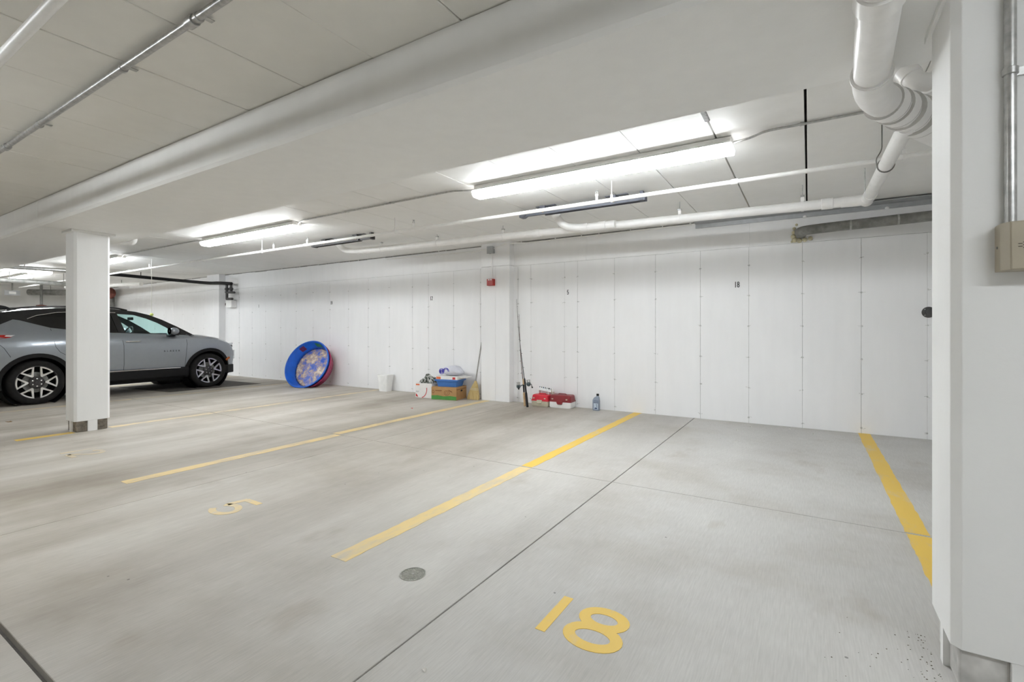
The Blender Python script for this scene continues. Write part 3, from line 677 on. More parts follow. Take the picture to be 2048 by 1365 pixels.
t = thing('electrical_box', 'beige metal electrical box with vent slots on the near column', 'electrical box', (.62, 2.205, 1.5))
bx0, bx1, bz0, bz1, by = .527, .83, 1.432, 1.585, 2.205
MB().prism([(bx0, by), (bx0, by - .055), (bx0 + .016, by - .085), (bx1, by - .085), (bx1, by)], lambda u, v, z: (u, v, z), bz0, bz1).build('case', 'beige', t, bevel=.002)
MB().box((bx0 + .018, by - .088, bz0 + .002), (bx1, by - .084, bz1 - .003)).build('cover', 'beige', t, bevel=.0015)
for gx in (.575, .635, .695):
    for dx, dz in ((0, .0085), (-.0105, .0045), (.0105, .0045), (0, 0), (-.0105, -.0045), (.0105, -.0045), (0, -.0085)):
        MB().box((gx + dx - .0046, by - .0892, 1.508 + dz - .0008), (gx + dx + .0046, by - .087, 1.508 + dz + .0008)).build('vent_slot', 'black', t)
MB().box((.594, by - .094, 1.556), (.72, by - .086, 1.564)).build('name_strip', 'white', t, bevel=.003)
MB().lathe([(.004, 0), (.004, .004), (.0005, .005)], (bx0, by - .03, 1.51), (-1, 0, 0), 10).build('screw', 'steel', t)
for k, o in enumerate((0, .012, .024)):
    MB().tube(bend([(.60 + o, by - .05, bz0 + .01), (.605 + o, by - .055, bz0 - .012 - .004 * k), (.625 + o, by - .05, bz0 - .016), (.67 + o, by - .04, bz0 - .004 + .003 * k), (.72, by - .04, bz0 + .01)], .012), .0028, 6).build('wire', 'black', t, smooth=50)

t = thing('wall_flange', 'black round bolted pipe flange on the white wall', 'flange', (1.155, WALL_Y, 1.44))
MB().lathe([(.062, 0), (.062, .010), (.030, .016), (.028, .04), (.02, .042)], (1.155, WALL_Y, 1.44), (0, -1, 0), 28).build('plate', 'rail2', t, smooth=30)
for k in range(4):
    a = math.pi / 4 + k * math.pi / 2
    MB().lathe([(.006, 0), (.006, .006), (.001, .007)], (1.155 + .048 * math.cos(a), WALL_Y - .010, 1.44 + .048 * math.sin(a)), (0, -1, 0), 8).build('bolt', 'steel', t)

# ------------------------------------------------------------------ floor drain
t = thing('floor_drain', 'round cast iron floor drain cover in bay 18', 'drain', (-1.71, 1.813, 0))
c0 = Vector((-1.71, 1.813, 0))
MB().lathe([(.060, 0), (.0665, .0), (.0665, .003), (.061, .003)], c0, (0, 0, 1), 40, False).build('drain_ring', 'drain', t, smooth=30)
MB().lathe([(.0595, -.001), (.0595, .001), (.001, .001)], c0, (0, 0, 1), 40).build('drain_plate', 'drain', t)
gr = MB()
for i in range(-6, 7):
    for j in range(-6, 7):
        x, y = i * .0088, j * .0088
        if x * x + y * y < .056 ** 2 and (abs(i) + abs(j) > 0): gr.box((c0.x + x - .0028, c0.y + y - .0028, .0005), (c0.x + x + .0028, c0.y + y + .0028, .0035))
gr.build('grate_studs', 'drain', t)['kind'] = 'stuff'
MB().lathe([(.007, 0), (.007, .004), (.001, .0045)], c0, (0, 0, 1), 10).build('screw', 'steel', t)

# ================================================================== the parked car
def interp(tab, s):
    if s <= tab[0][0]: return tab[0][1]
    for (a, va), (b, vb) in zip(tab[:-1], tab[1:]):
        if s <= b: return va + (vb - va) * (s - a) / (b - a)
    return tab[-1][1]
ZT = [(-1.02, 1.10), (-.80, 1.20), (-.42, 1.31), (-.22, 1.415), (-.14, 1.40), (.23, 1.275), (.6, 1.225), (1.0, 1.19), (1.9, 1.155), (2.42, 1.13), (2.75, 1.10), (3.02, 1.055), (3.2, 1.0), (3.33, .92), (3.42, .80), (3.47, .66)]
KT = [(-1.02, .80), (-.9, .90), (-.6, .965), (-.2, .995), (.2, 1.0), (2.6, 1.0), (2.95, .985), (3.18, .94), (3.33, .86), (3.42, .77), (3.47, .66)]
ZBOT = [(-1.02, .50), (-.6, .46), (-.3, .46), (2.4, .46), (2.9, .42), (3.2, .38), (3.47, .38)]
def wgl(z): return .872 - max(0.0, z - 1.13) * .50      # lean of the cabin sides
def section(s):
    k = interp(KT, s); zt = interp(ZT, s); zb = interp(ZBOT, s)
    hood = s > 2.40
    wb = wgl(zt) * k if not hood else .845 * k
    zsh = min(zt - .045, 1.06) if zt > .9 else zt - .06
    zc1 = min(.95, zsh - .06); zc2 = min(.76, zc1 - .05); zc3 = min(.58, zc2 - .05)
    zc3 = max(zc3, zb + .04); zc2 = max(zc2, zc3 + .02); zc1 = max(zc1, zc2 + .02); zsh = max(zsh, zc1 + .02)
    fl_ = 0.0
    for sa in (0.02, 2.775):
        fl_ = max(fl_, .022 * max(0, 1 - abs(s - sa) / .62))
    P = [(0, zb), (.78 * k, zb), (.905 * k, zb + .01), (.925 * k + fl_ * .5, zc3), (.938 * k + fl_, zc2), (.958 * k + fl_, zc1), (.945 * k + fl_ * .4, zsh), (wb + .012, zt - .012), (wb - .012, zt)]
    if hood: P += [(wb * .74, zt + .030), (wb * .45, zt + .042), (0, zt + .046)]
    else: P += [(wb - .06, min(zt, 1.6)), (wb - .075, 1.06), (0, 1.06)]
    return P
def body_w(s, z):
    P = section(s)[2:9]
    for (wa, za), (wb, zb) in zip(P[:-1], P[1:]):
        if za <= z <= zb: return wa + (wb - wa) * (z - za) / max(1e-6, zb - za)
    return P[-1][0] if z > P[-1][1] else P[0][0]
YAWC = math.radians(2.73)
HALF = .94
# local axes: lx = to the car's right (faces the camera), ly = forward from the rear axle
CAR = thing('car', 'silver grey crossover car with black roof parked nose to the wall', 'car', (0, 0, 0))
ra = Vector((-10.89, 2.637, 0)); hd = Vector((-.04768, .99886, 0)); rt_v = Vector((.99886, .04768, 0))
CAR.location = ra - rt_v * (HALF - .005); CAR.rotation_euler = (0, 0, YAWC)
def cb(mb, name, mat, parent=CAR, **k): return mb.build(name, mat, parent, world=False, **k)

ss = [-1.02, -.95, -.8, -.6, -.42, -.30, -.22, -.14, -.02, .1, .23, .42, .6, .8, 1.0, 1.3, 1.6, 1.9, 2.15, 2.385, 2.415, 2.55, 2.7, 2.85, 3.02, 3.12, 3.2, 3.27, 3.33, 3.38, 3.42, 3.45, 3.47]
body = MB(); secs = [section(s) for s in ss]; K = len(secs[0])
ring = []
for s, P in zip(ss, secs):
    full = [(w, z) for w, z in P] + [(-w, z) for w, z in P[-2:0:-1]]
    ring.append([(w, s, z) for w, z in full])
nR = len(ring[0]); vs_ = [p for r in ring for p in r]; fs_ = []
for i in range(len(ring) - 1):
    for k in range(nR):
        k2 = (k + 1) % nR; fs_.append((i * nR + k, i * nR + k2, (i + 1) * nR + k2, (i + 1) * nR + k))
fs_.append(tuple(range(nR))); fs_.append(tuple(range((len(ring) - 1) * nR, len(ring) * nR)))
body.add(vs_, fs_)
bo = cb(body, 'body', ['silver', 'black'])
cut = MB()
cut.cur = 1
for sa in (.02, 2.775): cut.lathe([(.425, -1.3), (.425, 1.3)], (0, sa, .365), (1, 0, 0), 56)
co = cut.build('wheel_cutter', ['silver', 'black'])
co.parent = CAR
bpy.context.view_layer.update()
md = bo.modifiers.new('arches', 'BOOLEAN'); md.operation = 'DIFFERENCE'; md.object = co; md.solver = 'EXACT'
bpy.context.view_layer.update()
dg = bpy.context.evaluated_depsgraph_get()
me2 = bpy.data.meshes.new_from_object(bo.evaluated_get(dg), preserve_all_data_layers=True, depsgraph=dg)
bo.modifiers.clear(); old = bo.data; bo.data = me2; me2.name = 'body'
bpy.data.objects.remove(co)
for p in me2.polygons: p.use_smooth = True
me2.set_sharp_from_angle(angle=math.radians(34))

# underbody, sills and bumpers
cb(MB().box((-.72, -.6, .20), (.72, 3.1, .47)), 'underbody', 'black')
for sg in (1, -1):
    m_ = MB()
    st = [.44, .7, 1.0, 1.4, 1.8, 2.1, 2.36]
    prof = lambda s: [(sg * .80, .27), (sg * .90, .265), (sg * .935, .30), (sg * .948, .44), (sg * .930, .475), (sg * .80, .475)]
    v = [(w, s, z) for s in st for w, z in prof(s)]; f = []
    for i in range(len(st) - 1):
        for k in range(6): f.append((i * 6 + k, i * 6 + (k + 1) % 6, (i + 1) * 6 + (k + 1) % 6, (i + 1) * 6 + k))
    f += [tuple(range(6)), tuple(range(len(st) * 6 - 6, len(st) * 6))]
    m_.add(v, f); cb(m_, 'sill', 'black', smooth=30)
    cb(MB().box((sg * .947 - .003, .46, .462), (sg * .947 + .003, 2.2, .474)), 'sill_trim', 'chrome')
    for sa in (.02, 2.775):
        a_ = []
        for i in range(29):
            an = math.radians(-12 + 204 * i / 28)
            for r in (.42, .485):
                s = sa + r * math.cos(an); z = .365 + r * math.sin(an)
                s = min(3.44, max(-1.0, s))
                w = body_w(s, max(z, interp(ZBOT, s) + .02)) + .010
                a_.append((sg * w, s, z))
        v = []; f = []
        for i in range(29):
            o_, u_ = a_[2 * i], a_[2 * i + 1]
            v += [o_, u_, (u_[0] - sg * .05, u_[1], u_[2]), (o_[0] - sg * .10, o_[1], o_[2])]
        for i in range(28):
            for k in range(4): f.append((i * 4 + k, i * 4 + (k + 1) % 4, i * 4 + 4 + (k + 1) % 4, i * 4 + 4 + k))
        f += [(0, 1, 2, 3), (112, 113, 114, 115)]
        cb(MB().add(v, f), 'arch_flare', 'black', smooth=40)
        cb(MB().lathe([(.43, -.0), (.43, .34), (.05, .34)], (sg * .90, sa, .365), (-sg, 0, 0), 40, False), 'wheel_liner', 'black', smooth=40)
# front fascia
cb(MB().prism([(-.42, .30), (-.90, .33), (-1.03, .40), (-1.04, .56), (-.42, .50)], lambda u, v, w: (w, u, v), -.88, .88), 'rear_bumper', 'black', bevel=.03)
fr_ = MB()
fr_.prism([(3.08, .30), (3.40, .27), (3.47, .31), (3.485, .40), (3.44, .45), (3.08, .45)], lambda u, v, w: (w, u, v), -.62, .62)
cb(fr_, 'front_lip', 'black', bevel=.02)
for sg in (1, -1):
    cb(MB().prism([(.62, 3.47), (.80, 3.38), (.90, 3.20), (.90, 3.08), (.5, 3.08), (.5, 3.47)], lambda u, v, z: (sg * u, v, z), .28, .46), 'bumper_corner', 'black', bevel=.012)
    cb(MB().prism([(.70, 3.425), (.80, 3.34), (.865, 3.20), (.86, 3.16), (.78, 3.30), (.69, 3.40)], lambda u, v, z: (sg * u, v, z), .915, .945), 'day_lamp', 'lampclear', bevel=.005)
    cb(MB().obox((sg * .71, 3.435, .68), (.03, .035, .20), Matrix.Rotation(sg * .5, 3, 'Z')), 'fog_lamp', 'lampclear', bevel=.008)
    cb(MB().prism([(.69, 3.432), (.80, 3.35), (.87, 3.22), (.84, 3.18), (.70, 3.38)], lambda u, v, z: (sg * u, v, z), .845, .905), 'headlamp', 'blackgloss', bevel=.006)
    # marker in the front flare
    cb(MB().obox((sg * .952, 3.16, .60), (.03, .035, .10), Matrix.Rotation(-.9, 3, 'X') @ Matrix.Rotation(sg * .2, 3, 'Z')), 'side_marker', 'amber', bevel=.004)
    # tail lamp
    tl = [(-.24, 1.155), (-.30, 1.115), (-.60, 1.06), (-.93, 1.045), (-.93, 1.14), (-.60, 1.165)]
    v = []
    for s, z in tl: v.append((sg * (body_w(s, z) + .006), s, z))
    for s, z in tl: v.append((sg * (body_w(s, z) - .05), s, z))
    n = len(tl); cb(MB().add(v, [tuple(range(n)), tuple(range(n, 2 * n))] + [(i, (i + 1) % n, n + (i + 1) % n, n + i) for i in range(n)]), 'tail_lamp', 'redlamp')
    tl = [(-.235, 1.157), (-.29, 1.128), (-.36, 1.135), (-.34, 1.152)]
    v = [(sg * (body_w(s, z) + .010), s, z) for s, z in tl] + [(sg * (body_w(s, z) - .02), s, z) for s, z in tl]; n = 4
    cb(MB().add(v, [tuple(range(n)), tuple(range(n, 2 * n))] + [(i, (i + 1) % n, n + (i + 1) % n, n + i) for i in range(n)]), 'tail_lamp_tip', 'lampclear')
    # door shut lines, 5 mm strips lying on the skin
    def seam(pts, name='door_seam', wd=.006, mat='black', off=.0012):
        v = []; f = []
        for i, (s, z) in enumerate(pts):
            a = Vector(pts[max(0, i - 1)]); b = Vector(pts[min(len(pts) - 1, i + 1)]); tt = (b - a).normalized(); q = Vector((-tt.y, tt.x)) * wd / 2
            for e in (1, -1):
                s2, z2 = s + q.x * e, z + q.y * e
                v.append((sg * (body_w(s2, z2) + off), s2, z2))
        for i in range(len(pts) - 1): f.append((2 * i, 2 * i + 1, 2 * i + 3, 2 * i + 2))
        cb(MB().add(v, f), name, mat)
    seam([(1.175, 1.175), (1.20, 1.04), (1.215, .95), (1.225, .76), (1.23, .58), (1.23, .48)])
    seam([(2.30, 1.13), (2.31, 1.04), (2.315, .95), (2.31, .76), (2.30, .58), (2.30, .48)])
    seam([(.22, 1.26), (.225, 1.04), (.24, .95), (.30, .86), (.45, .76), (.47, .58)])
    seam([(-.44, 1.02), (-.38, .95), (-.30, .80)])
    seam([(-.30, 1.03), (.5, 1.02), (1.2, 1.0), (2.3, .985)], 'crease_line', .004, 'silver', .002)
    for s0, s1 in ((1.25, 1.49), (.40, .62)):
        w = body_w((s0 + s1) / 2, 1.02)
        cb(MB().tube(bend([(sg * (w + .004), s0, 1.02), (sg * (w + .028), s0 + .03, 1.02), (sg * (w + .028), s1 - .03, 1.02), (sg * (w + .004), s1, 1.02)], .02), .012, 10), 'door_handle', 'chrome', smooth=50)
        cb(MB().sphere((sg * (w - .01), (s0 + s1) / 2, 1.02), .05, 12, 8, (.3, 1, .6)), 'handle_cup', 'silver', smooth=50)
    # mirror
    mm = cb(MB().sphere((sg * 1.01, 2.045, 1.215), .085, 16, 10, (.95, 1.05, .85)), 'mirror', 'silver', smooth=60)
    cb(MB().prism([(1.96, 1.13), (2.14, 1.13), (2.10, 1.17), (2.0, 1.17)], lambda u, v, w: (sg * w, u, v), .84, 1.02), 'mirror_base', 'black', bevel=.006)
    cb(MB().lathe([(.07, 0), (.07, .004)], (sg * 1.01, 1.962, 1.215), (0, -1, 0), 16), 'mirror_glass', 'glass_dark')

# cabin sides with window openings
OUT = [(2.50, 1.13), (2.22, 1.305), (1.97, 1.445), (1.75, 1.54), (1.54, 1.595), (1.25, 1.63), (.85, 1.638), (.4, 1.62), (.0, 1.575), (-.35, 1.515), (-.72, 1.44), (-.96, 1.30), (-1.0, 1.10), (1.0, 1.10)]
WF = [(1.295, 1.19), (1.225, 1.545), (1.5, 1.53), (1.70, 1.465), (1.88, 1.38), (2.04, 1.275), (2.09, 1.205), (2.06, 1.165)]
WR = [(1.18, 1.195), (1.12, 1.555), (.7, 1.562), (.35, 1.535), (.08, 1.475), (-.04, 1.425), (.03, 1.365), (.23, 1.29), (.6, 1.238)]
def side_fill(name, loops, sg, mat, off, thick):
    bm = bmesh.new()
    for lp in loops:
        vv = [bm.verts.new((s, z, 0)) for s, z in lp]
        for i in range(len(vv)): bm.edges.new((vv[i], vv[(i + 1) % len(vv)]))
    bmesh.ops.triangle_fill(bm, edges=bm.edges[:], use_beauty=True)
    g = bmesh.ops.extrude_face_region(bm, geom=bm.faces[:])
    for e in g['geom']:
        if isinstance(e, bmesh.types.BMVert): e.co.z = -thick
    for v in bm.verts:
        s, z, dpt = v.co; v.co = Vector((sg * (wgl(z) + off + dpt), s, z))
    bmesh.ops.recalc_face_normals(bm, faces=bm.faces)
    me = bpy.data.meshes.new(name); bm.to_mesh(me); bm.free(); me.materials.append(M[mat])
    o = bpy.data.objects.new(name, me); COL.objects.link(o); o.parent = CAR; return o
for sg in (1, -1):
    side_fill('cabin_side', [OUT, WF, WR], sg, 'blackgloss', -.012, .035)
    side_fill('front_window', [WF], sg, 'glass', -.022, .004)
    side_fill('rear_window', [WR], sg, 'glass_dark', -.022, .004)
    tr = [(-.05, 1.425), (.08, 1.485), (.35, 1.545), (.7, 1.572), (1.2, 1.566)]
    cb(MB().tube([(sg * (wgl(z) - .006), s, z) for s, z in tr], .007, 8), 'window_trim', 'chrome', smooth=40)
    rr = [(-.25, 1.56), (-.12, 1.605), (.1, 1.635), (.8, 1.672), (1.25, 1.662), (1.42, 1.62)]
    cb(MB().tube(bend([(sg * (wgl(1.60) - .07), s, z) for s, z in rr], .1), .016, 10), 'roof_rail', 'blackgloss', smooth=40)
# roof skin and windshield
def cap(pts, crown, name, mat, bulge=0.0, n=12):
    v = []; f = []
    for (s, z) in pts:
        w = wgl(z) - .012
        for k in range(n + 1):
            q = -1 + 2 * k / n; e = 1 - q * q
            v.append((w * q, s + bulge * e, z + crown * e))
    for i in range(len(pts) - 1):
        for k in range(n): a = i * (n + 1) + k; f.append((a, a + 1, a + n + 2, a + n + 1))
    o = cb(MB().add(v, f), name, mat, smooth=50); md = o.modifiers.new('thickness', 'SOLIDIFY'); md.thickness = .008; return o
cap(OUT[4:12], .035, 'roof', 'blackgloss')
cap(OUT[0:5][::-1], .03, 'windshield', 'glass', .10)
cap([(-.72, 1.44), (-.96, 1.30), (-1.02, 1.10)], .02, 'rear_glass', 'glass_dark', -.04)
cb(MB().prism([(-.62, 1.45), (-.90, 1.395), (-.93, 1.425), (-.90, 1.455), (-.62, 1.50)], lambda u, v, w: (w, u, v), -.6, .6), 'spoiler', 'blackgloss', bevel=.01)
cb(MB().prism([(-.02, 1.60), (-.22, 1.60), (-.24, 1.665), (-.20, 1.668), (-.12, 1.652)], lambda u, v, w: (w, u, v), -.025, .025), 'antenna_fin', 'blackgloss', bevel=.008)
# interior
for sg in (1, -1):
    cb(MB().prism([(.86, 1.02), (1.25, 1.02), (1.20, 1.12), (1.08, 1.36), (.98, 1.40), (.90, 1.36)], lambda u, v, w: (sg * w, u, v), .16, .60), 'seat', 'interior', bevel=.04)
    cb(MB().box((sg * .38 - .12, .93, 1.40), (sg * .38 + .12, 1.03, 1.52)), 'headrest', 'interior', bevel=.03)
cb(MB().prism([(1.95, 1.0), (2.5, 1.0), (2.45, 1.145), (2.15, 1.16), (2.0, 1.11)], lambda u, v, w: (w, u, v), -.78, .78), 'dashboard', 'interior', bevel=.02)
cb(MB().tube([(-.38 + .18 * math.cos(a), 1.82 + .07 * math.sin(a), 1.14 + .165 * math.sin(a)) for a in [2 * math.pi * k / 24 for k in range(24)]], .014, 8, closed=True), 'steering_wheel', 'black', smooth=50)
cb(MB().box((-.10, 1.70, 1.44), (.10, 1.73, 1.50)), 'rear_view_mirror', 'black', bevel=.01)
# lettering on the front door
for i, ch in enumerate('BLAZER'):
    cu = bpy.data.curves.new('letter', 'FONT'); cu.body = ch; cu.size = .043; cu.align_x = 'CENTER'; cu.extrude = .0015
    o = bpy.data.objects.new('letter', cu); COL.objects.link(o); bpy.context.view_layer.update()
    me = bpy.data.meshes.new_from_object(o.evaluated_get(bpy.context.evaluated_depsgraph_get())); bpy.data.objects.remove(o)
    me.transform(Matrix.Rotation(math.pi / 2, 4, 'X')); me.transform(Matrix.Rotation(math.pi / 2, 4, 'Z'))
    me.materials.clear(); me.materials.append(M['black'])
    s = 1.905 + i * .053
    d_ = bpy.data.objects.new('door_lettering', me); COL.objects.link(d_); d_.parent = CAR
    d_.location = (body_w(s, .815) + .004, s, .80)
# wheels
def wheel(sa, sg):
    wx = sg * .925
    w = bpy.data.objects.new('wheel', None); COL.objects.link(w); w.parent = CAR; w.location = (wx - sg * .0, sa, .366)
    prof = [(.275, -.20), (.335, -.205), (.360, -.185), (.366, -.15), (.366, -.05), (.360, -.012), (.335, .010), (.30, .012), (.272, .002)]
    ax = (sg, 0, 0)
    MB().lathe(prof, (0, 0, 0), ax, 56, False).build('tyre', 'rubber', w, world=False, smooth=40)
    MB().lathe([(.27, -.20), (.262, -.12), (.262, -.03), (.275, .002), (.266, .006), (.255, -.02)], (0, 0, 0), ax, 48, False).build('rim', 'wheeldark', w, world=False, smooth=40)
    MB().lathe([(.17, -.10), (.17, -.085), (.05, -.085)], (0, 0, 0), ax, 36).build('brake_disc', 'duct', w, world=False, smooth=30)
    MB().lathe([(.10, -.05), (.10, -.022), (.085, -.012), (.035, -.010), (.03, -.004), (.001, -.004)], (0, 0, 0), ax, 30).build('hub', 'wheeldark', w, world=False, smooth=30)
    for k in range(6):
        a0 = math.radians(60 * k + (12 if sa > 1 else 0))
        def pt(r, da, t): a = a0 + da; return (sg * t, r * math.cos(a), r * math.sin(a))
        # machined V: outer rim arc and two legs meeting near the hub
        outer = [pt(.105, -.10, -.008)] + [pt(.266, math.radians(q), -.001) for q in (-22, -11, 0, 11, 22)] + [pt(.105, .10, -.008)]
        inner = [pt(.150, -.035, -.008)] + [pt(.243, math.radians(q), -.003) for q in (-15.5, -8, 0, 8, 15.5)] + [pt(.150, .035, -.008)]
        n = len(outer); v = outer + inner + [(p[0] - sg * .03, p[1], p[2]) for p in outer + inner]; f = []
        for i in range(n):
            j = (i + 1) % n
            f += [(i, j, n + j, n + i), (n + i, n + j, 3 * n + j, 3 * n + i), (i, 2 * n + i, 2 * n + j, j)]
        MB().add(v, f).build('spoke', 'alloy', w, world=False)
        MB().add([pt(.08, -.16, -.02), pt(.14, -.09, -.02), pt(.14, .09, -.02), pt(.08, .16, -.02), pt(.08, -.16, -.05), pt(.14, -.09, -.05), pt(.14, .09, -.05), pt(.08, .16, -.05)],
                 [(0, 1, 2, 3), (4, 5, 6, 7), (0, 1, 5, 4), (1, 2, 6, 5), (2, 3, 7, 6), (3, 0, 4, 7)]).build('spoke_root', 'wheeldark', w, world=False)
        a = a0 + math.radians(30); MB().lathe([(.011, 0), (.011, .012), (.004, .014)], (-sg * .014, .062 * math.cos(a), .062 * math.sin(a)), ax, 8).build('wheel_nut', 'chrome', w, world=False)
for sa in (.02, 2.775):
    for sg in (1, -1): wheel(sa, sg)
# dark rubber mat under the nose
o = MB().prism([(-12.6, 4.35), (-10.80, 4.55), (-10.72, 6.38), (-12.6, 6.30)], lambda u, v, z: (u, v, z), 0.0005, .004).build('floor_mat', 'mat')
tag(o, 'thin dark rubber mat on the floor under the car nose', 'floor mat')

# ------------------------------------------------------------------ tennis ball on a cord
bx, byy = -11.95, 4.70
t = thing('hanging_ball', 'yellow green tennis ball hung on a cord over the car windshield', 'parking guide', (bx, byy, 1.55))
MB().sphere((bx, byy, 1.565), .034, 16, 10).build('ball', 'ball', t, smooth=60)
MB().tube([(bx, byy, 1.595), (bx, byy, 2.56), (bx, SY, 2.585)], .004, 6).build('cord', 'cord', t)

# ------------------------------------------------------------------ heating pipes and valves at the far pilaster
t = thing('black_pipe', 'black insulated pipe sloping across the far ceiling to the valves', 'pipe', (-14.0, 6.5, 2.55))
MB().tube(bend([(-15.2, 2.95, 2.64), (-14.9, 4.9, 2.64), (-14.75, 6.3, 2.60), (-14.0, 6.86, 2.52), (-13.45, 6.86, 2.50), (-12.98, 6.92, 2.46)], .25), .042, 12).build('pipe_run', 'black', t, smooth=50)
MB().tube([(-14.85, 5.6, 2.64), (-14.85, 5.6, ZC)], .008, 6).build('hanger_rod', 'black', t)
t = thing('valve_set', 'black pipe drops with shutoff valves above a small white box beside the far pilaster', 'valves', (-13.2, 6.95, 2.25))
for x, z1 in ((-13.26, 2.05), (-13.06, 2.22)):
    MB().tube([(x, 6.95, 2.46), (x, 6.95, z1)], .034, 12).build('pipe_drop', 'rail2', t, smooth=50)
    MB().sphere((x, 6.95, 2.33), .055, 12, 8).build('valve_body', 'rail2', t, smooth=50)
    MB().lathe([(.045, -.02), (.05, -.02), (.05, .02), (.045, .02)], (x, 6.95, 2.25), (0, 0, 1), 12).build('valve_collar', 'rail2', t)
MB().tube([(-13.26, 6.95, 2.07), (-13.0, 6.95, 2.06)], .034, 12).build('cross_pipe', 'rail2', t, smooth=50)
MB().tube([(-13.26, 6.95, 2.24), (-12.86, 6.93, 2.225)], .030, 12).build('cross_pipe', 'rail2', t, smooth=50)
t = thing('control_box', 'small white control box under the valves by the far pilaster', 'control box', (-13.2, 7.0, 1.94))
MB().box((-13.34, 6.96, 1.84), (-13.06, WALL_Y, 2.02)).build('case', 'white', t, bevel=.006)
MB().tube(bend([(-13.34, 7.0, 1.95), (-13.42, 7.0, 1.96), (-13.42, 7.0, 1.90)], .02), .012, 8).build('inlet', 'black', t)

# ------------------------------------------------------------------ far end: pipes, valve wheel, sign
t = thing('alarm_valve', 'rusty red round valve head on the far end of the back wall', 'valve', (-20.5, 7.0, 2.55))
MB().lathe([(.17, 0), (.19, .03), (.17, .08), (.08, .11), (.01, .12)], (-20.5, 6.86, 2.50), (.5, -.8, 0), 20).build('bell', 'rust', t, smooth=40)
MB().tube([(-20.75, 6.90, 2.6), (-20.75, 6.90, 0)], .14, 16).build('standpipe', 'duct', t, smooth=40)
t = thing('exit_sign', 'small grey sign hung from the far ceiling on a stem', 'sign', (-21.6, 4.62, 2.45))
MB().box((-21.62, 4.50, 2.34), (-21.58, 4.86, 2.50)).build('panel', 'box_grey', t, bevel=.004)
MB().tube([(-21.6, 4.68, 2.5), (-21.6, 4.68, ZC)], .02, 8).build('stem', 'duct', t)
MB().box((-21.578, 4.60, 2.38), (-21.572, 4.76, 2.46)).build('face', 'white', t)
def plainpipe(label, path, r, mat, name='pipe_line'):
    t = thing(name, label, 'pipe', tuple(path[0])); MB().tube(bend(path, .12), r, 12).build('pipe_run', mat, t, smooth=50)
    for k in (0.3, 0.75):
        p = Vector(path[0]).lerp(Vector(path[1]), k); MB().tube([p, (p.x, p.y, ZC)], .008, 6).build('hanger_rod', 'duct', t)
    return t
plainpipe('dark grey main pipe crossing under the far ceiling left of the free-standing column', [(-17.0, 2.95, 2.48), (-16.9, 5.2, 2.46)], .06, 'duct')
plainpipe('grey pipe crossing beyond the beam left of the free-standing column', [(-14.75, 2.9, 2.60), (-14.62, 4.5, 2.62)], .045, 'steel')
plainpipe('white pipe stub ending behind the free-standing column top', [(-9.6, 3.05, 2.62), (-9.1, 3.35, 2.62), (-9.1, 3.35, ZC)], .035, 'whitepipe')
plainpipe('pale grey pipe under the far ceiling near the rusty valve', [(-20.2, 5.6, 2.60), (-16.8, 6.35, 2.60)], .06, 'whitepipe')
plainpipe('brown drain pipe hung by the far end wall', [(-22.2, 5.2, 2.50), (-20.6, 6.6, 2.50)], .10, 'duct')
t = thing('standpipe', 'thin brown vertical pipe against the far end wall', 'pipe', (-21.6, 5.49, 0)); MB().tube([(-21.6, 5.36, 0), (-21.6, 5.36, ZC)], .035, 10).build('pipe_run', 'duct', t, smooth=50)
MB().lathe([(.05, 0), (.13, .02), (.13, .07), (.05, .09)], (-21.6, 5.36, 1.98), (0, 0, 1), 14).build('pipe_flange', 'rust', t)

